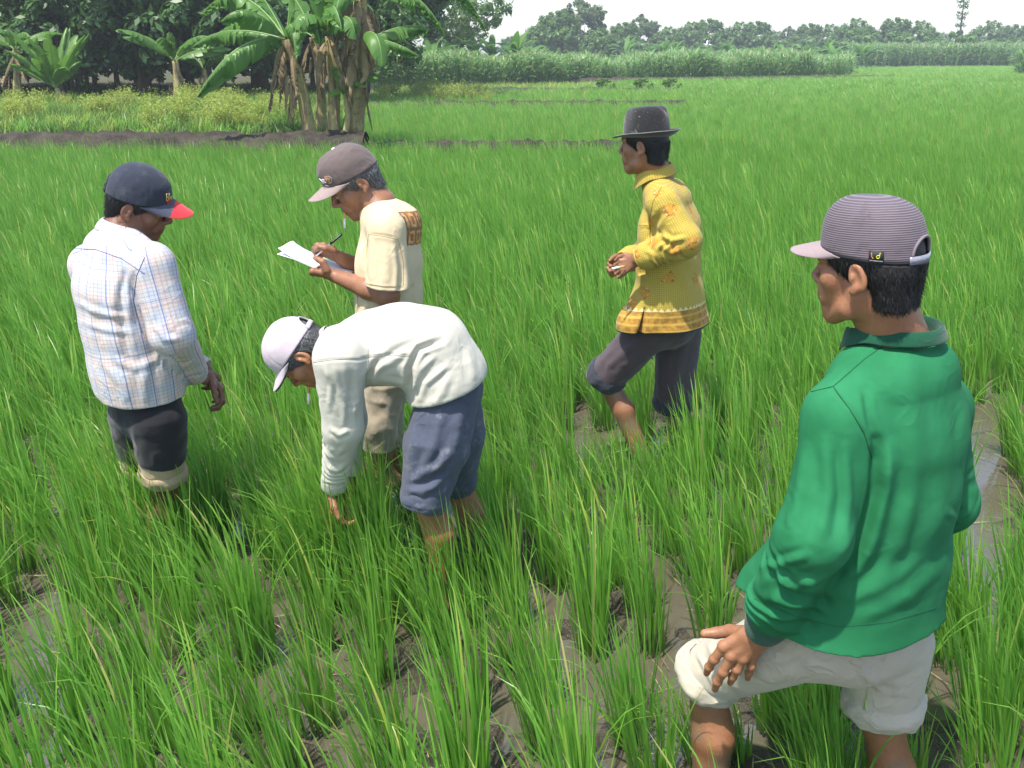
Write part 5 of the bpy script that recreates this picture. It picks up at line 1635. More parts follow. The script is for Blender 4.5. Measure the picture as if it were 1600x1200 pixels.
# ================================================================== rice
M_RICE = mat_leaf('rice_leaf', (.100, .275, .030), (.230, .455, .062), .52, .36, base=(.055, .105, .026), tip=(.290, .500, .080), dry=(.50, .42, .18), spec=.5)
rr_ = random.Random(11)
def rice_variant(k, nbl=66, h=1.0, far=False):
    s = Strips()
    lean = math.pi + rr_.uniform(-.35, .35)
    for i in range(nbl):
        a = rr_.uniform(0, 6.283); rad = .052 * math.sqrt(rr_.random())
        b = (rad * math.cos(a), rad * math.sin(a), -.02)
        # outward spread plus the common lean of the stand
        ox, oy = math.cos(a) * rad / .052 * .09 + rr_.gauss(0, .050), math.sin(a) * rad / .052 * .09 + rr_.gauss(0, .050)
        lx_, ly_ = ox + .115 * math.cos(lean), oy + .115 * math.sin(lean)
        yaw = math.atan2(ly_, lx_); th0 = min(.5, math.hypot(lx_, ly_))
        L = rr_.uniform(.33, .60) * h
        bend = rr_.choice([.04, .08, .15, .24, .34, .55]) * rr_.uniform(.6, 1.4)
        if rr_.random() < .10: bend += rr_.uniform(.5, 1.2); L *= .85
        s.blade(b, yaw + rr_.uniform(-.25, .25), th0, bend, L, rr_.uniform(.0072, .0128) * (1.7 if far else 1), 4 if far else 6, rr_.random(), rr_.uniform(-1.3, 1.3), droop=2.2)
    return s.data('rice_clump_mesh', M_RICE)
RICE = [rice_variant(k) for k in range(10)]
RICE_FAR = [rice_variant(k, 40, .92, True) for k in range(6)]
def scatter(name, datas, P, rot, scl, idx):
    """one stuff object that sets copies of small meshes on points"""
    col = bpy.data.collections.new(name + '_source')
    for i, d in enumerate(datas):
        o = bpy.data.objects.new('%s_source_%02d' % (name, i), d); col.objects.link(o)
    me = bpy.data.meshes.new(name)
    me.vertices.add(len(P)); me.vertices.foreach_set('co', np.asarray(P, dtype=np.float32).ravel())
    a = me.attributes.new('rot', 'FLOAT_VECTOR', 'POINT'); a.data.foreach_set('vector', np.asarray(rot, dtype=np.float32).ravel())
    a = me.attributes.new('scl', 'FLOAT_VECTOR', 'POINT'); a.data.foreach_set('vector', np.asarray(scl, dtype=np.float32).ravel())
    a = me.attributes.new('idx', 'INT', 'POINT'); a.data.foreach_set('value', np.asarray(idx, dtype=np.int32))
    ob = bpy.data.objects.new(name, me); link(ob)
    ng = bpy.data.node_groups.new(name + '_nodes', 'GeometryNodeTree')
    ng.interface.new_socket('Geometry', in_out='INPUT', socket_type='NodeSocketGeometry'); ng.interface.new_socket('Geometry', in_out='OUTPUT', socket_type='NodeSocketGeometry')
    N = ng.nodes; gi, go = N.new('NodeGroupInput'), N.new('NodeGroupOutput')
    ci = N.new('GeometryNodeCollectionInfo'); ci.inputs['Collection'].default_value = col; ci.inputs['Separate Children'].default_value = True; ci.inputs['Reset Children'].default_value = True
    ip = N.new('GeometryNodeInstanceOnPoints'); ip.inputs['Pick Instance'].default_value = True
    def na(nm, ty):
        x = N.new('GeometryNodeInputNamedAttribute'); x.data_type = ty; x.inputs['Name'].default_value = nm; return x.outputs['Attribute']
    L = ng.links
    L.new(gi.outputs[0], ip.inputs['Points']); L.new(ci.outputs[0], ip.inputs['Instance'])
    L.new(na('idx', 'INT'), ip.inputs['Instance Index']); L.new(na('rot', 'FLOAT_VECTOR'), ip.inputs['Rotation']); L.new(na('scl', 'FLOAT_VECTOR'), ip.inputs['Scale'])
    L.new(ip.outputs[0], go.inputs[0])
    m = ob.modifiers.new('scatter', 'NODES'); m.node_group = ng
    return ob
# where legs stand, so that no clump grows through a man
LEGS = []
for o in SC.objects:
    if o.name.startswith('person') and o.type == 'EMPTY':
        for ch in o.children:
            if ch.name.startswith('body'):
                vv = np.empty(len(ch.data.vertices) * 3, dtype=np.float32); ch.data.vertices.foreach_get('co', vv); vv = vv.reshape(-1, 3) + np.array(o.location)
                LEGS.append(vv[(vv[:, 2] < .26) & (vv[:, 2] > .03)][::7, :2])
            if ch.name.startswith(('trousers', 'shorts')):
                vv = np.empty(len(ch.data.vertices) * 3, dtype=np.float32); ch.data.vertices.foreach_get('co', vv); vv = vv.reshape(-1, 3) + np.array(o.location)
                pass
LEGS = np.concatenate(LEGS) if LEGS else np.zeros((1, 2))
def near_legs(x, y, r):
    return np.min((LEGS[:, 0] - x) ** 2 + (LEGS[:, 1] - y) ** 2) < r * r
rot_g = R(9)
pts = []
cs, sn = math.cos(rot_g), math.sin(rot_g)
for i in range(-70, 71):
    for j in range(0, 80):
        u, v = i * .222, j * .215
        x = u * cs - v * sn + rr_.gauss(0, .028) + (.05 if j % 2 else 0); y = 1.30 + u * sn + v * cs + rr_.gauss(0, .028)
        if y < 1.42 or y > 16.55 or abs(x) > .72 * y + .9: continue
        if rr_.random() < (.02 if y > 4 else .05): continue
        if near_legs(x, y, .065): continue
        px, py = PROJ(np.array([x, y, 0.0]))
        if 925 < px < 1025 and 690 < py < 800: continue                  # the striding man's trodden step
        if 1035 < px < 1180 and 1060 < py < 1420: continue
        if 1310 < px < 1440 and 1180 < py < 1420: continue
        if 640 < px < 730 and 850 < py < 985 and rr_.random() < .6: continue
        if 1500 < px < 1580 and 640 < py < 960: continue                 # wet furrow beside the man in green
        if 1170 < px < 1500 and 1000 < py < 1130 and rr_.random() < .35: continue
        if 1380 < px < 1560 and 1080 < py and rr_.random() < .6: continue
        if 40 < px < 900 and 880 < py < 1260 and rr_.random() < .10: continue
        pts.append((x, y))
for (px, py) in ((190, 860), (235, 880), (285, 870), (330, 850), (160, 830), (500, 905), (548, 925), (596, 915), (470, 880), (528, 912), (562, 928), (588, 902), (612, 925), (540, 880), (576, 872), (506, 890), (600, 965), (655, 990), (735, 970), (790, 930), (520, 950), (430, 900), (1495, 1010), (1545, 1045), (1585, 985), (1592, 1100), (1528, 1125), (1565, 1180), (1240, 1120), (1275, 1090), (1300, 1150)):
    g_ = WZ(px + rr_.uniform(-8, 8), py, 0); pts.append((g_[0], g_[1]))
pts.sort(key=lambda p: p[0] ** 2 + p[1] ** 2)
vis = []
for (x, y) in pts:
    px, py = PROJ(np.array([x, y, .3])); vis.append(-40 < px < 1640 and py < 1290)
SMALL = [WZ(px, py, 0)[:2] for (px, py) in ((948, 760), (985, 782), (1020, 772), (1050, 760), (1075, 745), (962, 735), (640, 905), (700, 925), (745, 905), (1090, 1190), (1150, 1180), (1335, 1235), (1420, 1230))]
TALL = [WZ(px, py, 0)[:2] for (px, py) in ((505, 935), (535, 955), (566, 950), (598, 940), (548, 915), (582, 912), (520, 900), (180, 875), (222, 890), (262, 895), (305, 880), (240, 860), (285, 850))]
n_ind = 0; rest = []
for (x, y) in TALL:           # tall clumps that close round the hands and shins
    o = bpy.data.objects.new('rice_clump', RICE[rr_.randrange(10)]); link(o); o.location = (x, y, 0); o.rotation_euler = (0, 0, rr_.uniform(-.6, .6)); o.scale = (1.05, 1.05, rr_.uniform(1.10, 1.24))
    tag(o, 'tall clump of rice leaves growing in front of a man\'s hands or shins', 'rice plant', 'tall rice clumps close to the men'); n_ind += 1
for (x, y) in SMALL:          # trodden, half-height clumps at the men's feet
    o = bpy.data.objects.new('rice_clump', RICE[rr_.randrange(10)]); link(o); o.location = (x, y, 0); o.rotation_euler = (0, 0, rr_.uniform(-.6, .6)); o.scale = (.8, .8, rr_.uniform(.45, .58))
    tag(o, 'short trodden clump of rice beside a bare leg', 'rice plant', 'short rice clumps at the men\'s feet'); n_ind += 1
for (x, y), ok in zip(pts, vis):
    hs = rr_.uniform(.76, 1.00)
    if ok and n_ind < 300:
        o = bpy.data.objects.new('rice_clump', RICE[n_ind % 10]); link(o)
        o.location = (x, y, 0); o.rotation_euler = (0, 0, rr_.uniform(-.6, .6)); o.scale = (rr_.uniform(.9, 1.15),) * 2 + (hs,)
        tag(o, 'upright clump of green rice leaves standing in the wet mud', 'rice plant', 'rice clumps planted in the mud')
        n_ind += 1
    else: rest.append((x, y, hs))
P, RO, SCL, ID = [], [], [], []
for (x, y, hs) in rest:
    P.append((x, y, 0)); RO.append((0, 0, rr_.uniform(-.6, .6))); q = rr_.uniform(.95, 1.2); SCL.append((q, q, hs)); ID.append(rr_.randrange(10))
tag(scatter('rice_stand', RICE, P, RO, SCL, ID), 'dense green rice filling the near paddy up to the earth bank', 'rice', kind='stuff')
# paddies beyond the bank
def wedge_pts(y0, y1, sp, x0, x1, cond=None):
    out = []
    y = y0
    while y < y1:
        s = sp(y); x = max(x0, -.74 * y - 2)
        while x < min(x1, .74 * y + 2):
            p = (x + rr_.gauss(0, s * .25), y + rr_.gauss(0, s * .25))
            if cond is None or cond(*p): out.append((*p, s))
            x += s
        y += s
    return out
def far_rice_ok(x, y):
    if x < -.15 * y + .05: return False
    px, py = PROJ(np.array([x, y, .3]))
    if x < 4.5 and abs(y - 17.1 - .05 * x) < .55: return False
    if -5.5 < x < 5.5 and abs(y - 31.6) < .6: return False
    if -4 < x < 7 and abs(y - 44) < .7: return False
    lim = np.interp(px, [560, 900, 1000, 1330, 1340, 1600, 1950], [36, 44, 57, 66, 104, 112, 112])
    return y < lim
pp = wedge_pts(16.9, 112, lambda y: .21 * max(1, y / 20), -12, 88, far_rice_ok)
P = [(x, y, -.02) for x, y, s in pp]; RO = [(0, 0, rr_.uniform(-.7, .7)) for _ in pp]
SCL = [(.95 * s / .21, .95 * s / .21, rr_.uniform(.85, 1.08)) for x, y, s in pp]; ID = [rr_.randrange(6) for _ in pp]
tag(scatter('rice_field', RICE_FAR, P, RO, SCL, ID), 'bright green rice in the paddies beyond the earth bank', 'rice', kind='stuff')
print('rice', n_ind, len(rest), len(pp))
# ================================================================== bananas, trees, corn, weeds
M_BAN = mat_leaf('banana_leaf', (.070, .180, .030), (.130, .270, .050), .42, .40, spec=.4)
M_BANY = mat_leaf('banana_leaf_young', (.085, .205, .025), (.130, .270, .040), .42, .38, spec=.5)
M_BAND = mat_leaf('banana_leaf_dry', (.160, .115, .062), (.330, .245, .135), .2, .9)
t = NT('banana_stem'); o_ = t.obj()
mp = t.n('Mapping'); t.l(o_, mp.inputs[0]); mp.inputs[3].default_value = (7, 7, 1.1)
n1 = t.noise(1.6, 5, mp.outputs[0], .6); n2 = t.noise(9, 4, o_)
c = t.ramp(n1, [(.30, (.075, .052, .030)), (.44, (.24, .175, .080)), (.58, (.36, .31, .120)), (.74, (.18, .20, .065))])
c = t.mixc(t.math('MULTIPLY', t.step(n2, .5, .72), .6), c, (.05, .036, .024))
M_BSTEM = t.fin(c, .65, t.bump(n1, .03), .35)
M_RIB = mat_plain('banana_rib', (.16, .26, .07), .5)
rb = random.Random(5)
def banana_leaf(parent, base, tip, arch, width, mat, torn=.5, n=30, droop=.5, name='leaf', ctl=None):
    torn = min(.95, torn * 1.1 + .12)
    """leaf from base to tip (world), raised by arch in the middle; blade halves droop and are torn into strips"""
    base, tip = np.asarray(base, float), np.asarray(tip, float)
    if ctl is None: ctl = (base + tip) / 2 + np.array([0, 0, arch])
    def bz(t): return (1 - t)[:, None] ** 2 * base + 2 * ((1 - t) * t)[:, None] * ctl + t[:, None] ** 2 * tip
    t = np.linspace(0, 1, n + 1); C = bz(t); T = nrm(np.gradient(C, axis=0))
    up = np.array([0, 0, 1.0]); sd = nrm(np.cross(T, up) + np.array([1e-4, 0, 0])); nn = np.cross(sd, T)
    nn = np.where((nn[:, 2] < 0)[:, None], -nn, nn)
    roll = rb.uniform(-.35, .35)
    sd = sd * math.cos(roll) + nn * math.sin(roll); nn = nrm(np.cross(sd, T)); nn = np.where((nn[:, 2] < 0)[:, None], -nn, nn)
    w = width * .5 * np.clip(np.sin(np.pi * np.clip((t - .10) / .90, 0, 1) ** .75), 0, 1) ** .55
    V, F, RN, LN = [], [], [], []
    for side in (1, -1):
        dr = droop * rb.uniform(.6, 1.3); newdr = dr
        for i in range(2, n):
            if w[i] < .01 and w[i + 1] < .01: continue
            tear = rb.random() < torn
            if tear: newdr = dr + rb.uniform(-.35, .55)
            gap = .26 if tear else 0.0
            wj = rb.uniform(.80, 1.0) if tear else 1.0
            k = len(V)
            for q, j in ((0, i), (1, i + 1)):
                for m, e in enumerate((0, .5, 1.0)):
                    e = e * (wj if q == 0 else 1.0); a = newdr * (.25 + .75 * e)
                    off = sd[j] * side * w[j] * e * math.cos(a * e) - (nn[j] * .35 + up * .65) * w[j] * e * math.sin(a * e) + T[j] * w[j] * .25 * e
                    p = C[j] + off
                    if q == 0: p = p + T[j] * gap * e * .4 * (t[1]) * np.linalg.norm(tip - base)
                    V.append(p); RN.append(min(1, max(0, .5 + rb.uniform(-.25, .25)))); LN.append(t[j])
            F += [(k, k + 1, k + 4, k + 3), (k + 1, k + 2, k + 5, k + 4)]
            dr = newdr * .7 + dr * .3
    mb = MB(); r0 = max(.012, width * .035)
    mb.tube(C, np.linspace(r0, r0 * .15, n + 1), 5)
    off = len(V)
    V = np.concatenate([np.array(V), mb.verts()]); F = F + [tuple(i + off for i in q) for q in mb.f]
    RN += [.5] * (len(V) - off); LN += [.5] * (len(V) - off)
    fm = [0] * (len(F) - len(mb.f)) + [1] * len(mb.f)
    return mobj(name, V, F, [mat, M_RIB if mat is not M_BAND else M_BAND], parent, attrs={'rnd': RN, 'len': LN}, fmat=fm)
def stem_mesh(parent, a, b, r0, r1, name='trunk', lumps=.02):
    a, b = np.asarray(a, float), np.asarray(b, float)
    n = 14; t = np.linspace(0, 1, n)
    C = a + (b - a) * t[:, None] + np.array([1, 0, 0]) * (.06 * np.sin(t * 3))[:, None]
    r = (r0 + (r1 - r0) * t) * (1 + .12 * np.exp(-t * 9))
    mb = MB(); mb.tube(C, r, 14)
    v = mb.verts(); k = lumps * (vnoise(v * np.array([9, 9, 2.5]), 3) + .6 * vnoise(v * np.array([22, 22, 5]), 4))
    cc = a + np.clip(((v - a) @ (b - a)) / ((b - a) @ (b - a)), 0, 1)[:, None] * (b - a)
    v = v + nrm(v - cc) * k[:, None]
    return mobj(name, v, mb.f, M_BSTEM, parent)
def banana_plant(label, base, crown, r0, leaves, dead=(), group=None, sheath=6, young=False):
    base, crown = np.asarray(base, float), np.asarray(crown, float)
    root = empty('banana_plant', base, label, 'banana plant', group)
    stem_mesh(root, base - np.array([0, 0, .05]), crown, r0, r0 * .62)
    for (tip, arch, wd, torn, dr) in leaves:
        banana_leaf(root, crown + np.array([0, 0, -.03]), tip, arch, wd, M_BANY if young else M_BAN, torn, 22, dr)
    for (fr, tip, wd) in dead:
        p = base + (crown - base) * fr
        banana_leaf(root, p, tip, .12, wd, M_BAND, .95, 14, 1.1, 'dead_leaf')
    for k in range(sheath):
        fr = rb.uniform(.25, .95); p = base + (crown - base) * fr; a = rb.uniform(0, 6.28)
        q = p + np.array([math.cos(a) * (r0 * 1.15), math.sin(a) * (r0 * 1.15), 0]); d = q + np.array([math.cos(a) * .10, math.sin(a) * .10, -rb.uniform(.3, .9)])
        d[2] = max(d[2], base[2] + .05)
        banana_leaf(root, q, d, .05, rb.uniform(.10, .20), M_BAND, .9, 10, 1.2, 'dead_leaf')
    return root
def B(px, py, D): return W(px, py, D)
DB = 17.3
Z6 = lambda p: np.array([p[0], p[1], .46])
GB = 'banana plants of the clump on the bank'
def leaf3(root, b, c, t_, wd, mat, torn, dr, n=30, name='leaf'):
    """leaf through three photo points (px, py, distance): foot, bend, tip"""
    b, c, t_ = B(*b), B(*c), B(*t_)
    ctl = 2 * c - (b + t_) / 2
    return banana_leaf(root, b, t_, 0, wd, mat, torn, n, dr, name, ctl)
def clump_plant(label, base, crown, r0, leaves, dead, sheath=6, young=False):
    root = banana_plant(label, base, crown, r0, (), (), GB, sheath, young)
    for L in leaves: leaf3(root, *L[:4], M_BANY if young else M_BAN, *L[4:])
    for L in dead: leaf3(root, *L, M_BAND, .95, 1.2, 14, 'dead_leaf')
    return root
d = DB
clump_plant('banana plant leaning left, leftmost stem of the clump, broad leaf hanging low', Z6(B(484, 205, d)), B(446, 62, d - .1), .125,
    [((446, 62, d - .1), (372, 76, d - .8), (308, 152, d - 1.0), .70, .06, .95), ((446, 62, d), (360, 48, d + .2), (300, 74, d + .3), .50, .75, 1.0), ((446, 62, d), (392, 18, d - .7), (345, 34, d - .9), .56, .2, .95), ((446, 60, d), (375, -6, d + .5), (314, 24, d + .6), .50, .7, .9),
     ((446, 60, d), (452, 0, d), (444, -60, d), .5, .3, .5), ((446, 60, d), (480, 22, d - .6), (500, 70, d - .9), .55, .5, 1.1), ((446, 60, d), (400, 60, d + .7), (352, 112, d + .8), .42, .8, 1.0), ((446, 60, d), (420, 10, d + .8), (385, -40, d + 1.0), .45, .5, .6),
     ((446, 60, d), (395, 30, d + .3), (330, 60, d + .5), .45, .7, .9), ((446, 60, d), (455, 40, d - .8), (462, 95, d - 1.1), .42, .5, .9)],
    [((448, 66, d), (430, 100, d - .3), (421, 178, d - .3), .30), ((450, 66, d), (440, 110, d + .2), (436, 170, d + .2), .28), ((455, 80, d - .1), (460, 120, d - .3), (462, 172, d - .3), .24)], 5)
clump_plant('slim banana plant behind the front stems of the clump', Z6(B(500, 190, d + .5)), B(490, 58, d + .5), .105,
    [((490, 58, d + .5), (455, -10, d + .8), (420, -30, d + 1), .5, .5, .6), ((490, 58, d + .5), (530, 28, d + .2), (552, 62, d + .1), .48, .5, .9), ((490, 58, d + .5), (445, 50, d + .9), (400, 92, d + 1), .45, .7, 1.0), ((490, 58, d + .5), (505, -10, d + .4), (512, -60, d + .4), .45, .3, .5), ((490, 58, d + .5), (540, 0, d + 1), (585, 20, d + 1.2), .5, .5, .8)],
    [((490, 62, d + .4), (472, 100, d + .5), (470, 165, d + .5), .26), ((490, 62, d + .3), (500, 100, d + .2), (504, 158, d + .2), .26)], 4)
clump_plant('straight banana plant with yellowish stem in the middle of the clump', Z6(B(519, 200, d)), B(513, 56, d), .112,
    [((513, 56, d), (540, 26, d - .8), (556, 60, d - 1), .6, .4, 1.05), ((513, 56, d), (480, 22, d - .9), (455, 48, d - 1.1), .55, .4, 1.05), ((513, 56, d), (530, -20, d - .3), (545, -60, d - .3), .5, .3, .5), ((513, 56, d), (495, -20, d - .2), (480, -60, d - .2), .5, .3, .5), ((513, 56, d), (520, 10, d - .8), (535, 48, d - 1.2), .5, .6, .8), ((513, 56, d), (560, 30, d + .6), (604, 62, d + .8), .5, .6, .9)],
    [((513, 60, d), (530, 90, d - .3), (536, 142, d - .3), .28), ((513, 60, d), (500, 90, d - .3), (497, 135, d - .3), .26)], 3)
clump_plant('thick banana plant wrapped in hanging dead leaves, rightmost stem of the clump', Z6(B(553, 200, d + .1)), B(563, -14, d + .1), .140,
    [((563, -10, d), (640, -10, d - .3), (696, 58, d - .4), .50, .7, 1.0), ((563, -10, d), (690, -30, d + .3), (762, 58, d + .4), .50, .7, 1.0), ((568, 66, d), (628, 42, d + .3), (672, 46, d + .4), .50, .6, .9), ((568, 60, d), (612, 66, d - .3), (656, 88, d - .4), .38, .7, .9), ((566, 56, d - .2), (588, 56, d - .7), (597, 104, d - .9), .46, .05, .9), ((563, -10, d), (520, -30, d), (490, -10, d), .5, .4, .7), ((563, -10, d), (560, -60, d), (560, -100, d), .5, .3, .4), ((563, -10, d), (535, -10, d - .6), (524, 42, d - .9), .45, .6, .9)],
    [((560, 10, d), (540, 50, d - .2), (534, 122, d - .2), .36), ((563, 5, d), (577, 50, d - .2), (577, 115, d - .2), .36), ((560, 20, d), (552, 50, d - .5), (548, 95, d - .5), .38), ((560, 0, d), (532, 30, d + .2), (526, 78, d + .2), .34), ((560, 40, d), (566, 90, d - .4), (566, 150, d - .4), .32), ((558, 60, d), (548, 110, d - .4), (545, 172, d - .4), .32), ((560, 70, d), (572, 120, d), (573, 168, d), .30), ((563, 0, d), (590, 40, d + .3), (594, 100, d + .3), .30), ((563, 0, d), (556, 40, d - .4), (560, 110, d - .5), .34)], 14)
banana_plant('young banana sucker with small fresh leaves between the right stems of the clump', Z6(B(536, 198, DB - .2)), B(537, 145, DB - .2), .05,
    [(B(560, 112, DB - .2), .22, .32, .05, .35), (B(522, 105, DB - .4), .3, .30, .05, .3), (B(572, 135, DB - .5), .25, .28, .05, .4), (B(515, 150, DB - .6), .2, .26, .1, .4), (B(592, 122, DB - .3), .25, .26, .1, .4)], (), GB, 0, True)
# bananas further left, in front of the dark trees
GL = 'banana plants before the dark trees'
zb = lambda p, z=.5: np.array([p[0], p[1], z])
def radial(c, n, L, rise, wd, D, torn, dr, seed):
    q = random.Random(seed); out = []
    for i in range(n):
        a = 6.283 * i / n + q.uniform(-.3, .3); l = L * q.uniform(.75, 1.1); up = rise * q.uniform(.4, 1.3)
        out.append((c + np.array([math.cos(a) * l, math.sin(a) * l * .8, up]), L * q.uniform(.22, .42), wd * q.uniform(.85, 1.15), torn, dr))
    return out
c = B(88, 138, 27.0); banana_plant('bushy young banana plant with bright upright leaves', zb(B(88, 160, 27.0)), c, .10, radial(c, 16, 1.05, 1.25, .40, 27, .25, .45, 1), (), GL, 2, True)
c = B(272, 95, 28.5); banana_plant('banana plant with spreading leaves beside the clump, before the dark trees', zb(B(276, 160, 28.5)), c, .13, radial(c, 11, 1.5, .7, .46, 28, .45, .6, 2), [(.9, c + np.array([.5, -.2, -1.0]), .25)], GL, 3)
c = B(318, 108, 29.5); banana_plant('smaller banana plant half hidden behind the hanging leaf', zb(B(318, 160, 29.5)), c, .10, radial(c, 7, 1.1, .5, .4, 29, .45, .6, 3), [(.9, c + np.array([-.4, -.2, -.9]), .22)], GL, 3)
c = B(24, 78, 27.5); banana_plant('dark banana plant with yellowed hanging leaf at the left edge', zb(B(24, 160, 27.5)), c, .13, radial(c, 8, 1.35, .35, .42, 27, .5, .7, 4), [(.97, c + np.array([-.3, -.5, -1.0]), .28), (.9, c + np.array([.3, -.3, -.8]), .2)], GL, 4)

# ------------------------------------------------------------------ trees
M_TDARK = mat_leaf('leaf_dark', (.022, .066, .015), (.070, .150, .030), .25, .42)
M_TMID = mat_leaf('leaf_mid', (.055, .130, .022), (.125, .230, .045), .3, .5)
M_TOLIVE = mat_leaf('leaf_olive', (.055, .100, .030), (.110, .165, .055), .3, .55)
M_BARK = mat_plain('bark', (.085, .065, .050), .9, 14, .4, .02)
def crown_data(seed, rad, nclump, nleaf, size, mat, hollow=.55, lumpy=.35):
    q = np.random.default_rng(seed)
    d = nrm(q.normal(size=(nclump, 3))); d[:, 2] = np.abs(d[:, 2]) * np.where(q.random(nclump) < .62, 1, -.75)
    lobes = nrm(q.normal(size=(7, 3))); lob = 1 + lumpy * (np.max(d @ lobes.T, axis=1) - .6)
    rr = (hollow + (1 - hollow) * q.random(nclump) ** .6) * lob
    C = d * rr[:, None] * np.asarray(rad)
    cr = q.uniform(.5, 1.3, nclump) * np.mean(rad) * .17
    ci = q.integers(0, nclump, nleaf)
    off = nrm(q.normal(size=(nleaf, 3))) * (q.random(nleaf) ** .5)[:, None] * cr[ci][:, None]
    P = C[ci] + off
    n = nrm(nrm(off) * .8 + nrm(P / np.asarray(rad)) * .5 + np.array([0, 0, .5]) + q.normal(size=(nleaf, 3)) * .55)
    ax = nrm(np.cross(n, q.normal(size=(nleaf, 3)))); ax[:, 2] -= .35; ax = nrm(ax - n * (ax * n).sum(1, keepdims=True)); bx = np.cross(n, ax)
    L = size * q.uniform(.6, 1.3, nleaf); w = L * .42
    V = np.stack([P - ax * L[:, None] * .5, P + bx * w[:, None] * .5 + n * L[:, None] * .06, P + ax * L[:, None] * .5, P - bx * w[:, None] * .5 + n * L[:, None] * .06], 1).reshape(-1, 3)
    F = np.arange(nleaf * 4).reshape(-1, 4)
    cl = q.random(nclump)
    rnd = np.repeat(np.clip(cl[ci] * .6 + q.random(nleaf) * .4, 0, 1), 4)
    return mesh_data('crown', V, F, [mat], False, {'rnd': rnd, 'len': np.full(len(V), .5)}), C
def trunk_data(h, r, C, zc, seed, nb=7):
    q = random.Random(seed); mb = MB()
    pts = [np.array([0, 0, -.1])]; x = y = 0
    for k in range(1, 7):
        x += q.uniform(-.06, .06) * h * .2; y += q.uniform(-.06, .06) * h * .2; pts.append(np.array([x, y, zc * k / 6]))
    mb.tube(pts, np.linspace(r, r * .45, 7), 8)
    for i in range(nb):
        a = pts[q.randrange(3, 7)]; b = C[q.randrange(len(C))] * .85 + np.array([0, 0, zc])
        m = (a + b) / 2 + np.array([0, 0, -.06 * h])
        mb.tube([a, m, b], [r * .42, r * .26, r * .08], 6)
    return mesh_data('trunk', mb.verts(), mb.f, [M_BARK], True)
TREES = {}
def tree(label, base, h, rad, kind, group, seed, nclump=130, nleaf=9000, size=.17, mat=None, sx=1.0):
    key = kind
    zc = h - rad[2] * .95
    if key not in TREES:
        cd, C = crown_data(seed, rad, nclump, nleaf, size, mat)
        TREES[key] = (cd, trunk_data(h, .05 * h * .55, C, zc, seed), zc)
    cd, td, zc = TREES[key]
    root = empty('tree', base, label, 'tree', group, rz=random.Random(seed * 7 + 1).uniform(0, 6.28))
    root.scale = (sx, sx, sx)
    a = bpy.data.objects.new('crown', cd); a.location = (0, 0, zc); a.parent = root; link(a)
    b = bpy.data.objects.new('trunk', td); b.parent = root; link(b)
    return root
GD = 'dense dark trees behind the garden'
for k, (x, y, h, s) in enumerate(((-23.5, 33, 8.2, 1.0), (-19.2, 31.5, 7.4, .95), (-15.0, 33.0, 8.4, 1.05), (-11.6, 31.6, 7.6, .92), (-8.3, 33.5, 8.3, 1.05), (-5.4, 36.5, 7.6, .95), (-28, 33, 8, 1.05), (-21.5, 38, 8, 1.1), (-17, 38.5, 8, 1.15), (-12.5, 38.5, 8, 1.1))):
    tree('dense dark evergreen tree of the row behind the garden', (x, y, .4), 7.8, (3.1, 2.9, 3.7), 'dark%d' % (k % 3), GD, 20 + k, 420, 40000, .215, M_TDARK, s * 1.12)
# leafy bushes that close the row down to the ground
for k, (x, y) in enumerate(((-22.5, 30.6), (-20.2, 30.9), (-18.0, 30.4), (-15.8, 30.8), (-13.6, 30.4), (-11.4, 30.9), (-9.2, 30.7), (-7.2, 31.8), (-5.2, 33.5), (-5.6, 36), (-23, 33.2), (-19, 33.4), (-16.6, 33.2), (-14.4, 33.4), (-12.2, 33.2), (-10, 33.4), (-8, 34), (-25, 31), (-27.5, 32), (-25, 36), (-22, 37), (-19.5, 37), (-17, 37), (-14.5, 37), (-12, 37), (-9.5, 37), (-7.5, 38), (-21, 41), (-17, 41), (-13, 41), (-9.5, 41), (-27, 45), (-25, 45.5), (-23, 45), (-21, 45.5), (-19, 45), (-17, 45.5), (-15, 45), (-13, 45.5), (-11, 45), (-9, 45.5))):
    tree('dark leafy bush at the foot of the dense trees', (x, y, .35), 2.6, (1.9, 1.3, 1.25), 'dbush', 'bushes at the foot of the dark trees', 41, 60, 3600, .20, M_TDARK, random.Random(k).uniform(1.2, 1.6))
tree('mid-green tree right of the banana clump', (-3.1, 62, 0), 7.0, (2.9, 2.6, 2.9), 'mid0', 'trees right of the banana clump', 51, 110, 5200, .30, M_TMID, 1.05)
tree('mid-green tree behind the thick banana stem', (-7.3, 60, 0), 7.0, (2.6, 2.6, 2.9), 'mid0', 'trees right of the banana clump', 52, 110, 5200, .30, M_TMID, .92)
tree('leafy tree at the open gap of sky right of the banana clump', (-4.6, 66, 0), 7.0, (2.9, 2.6, 2.9), 'mid0', 'trees right of the banana clump', 53, 110, 5200, .30, M_TMID, .9)
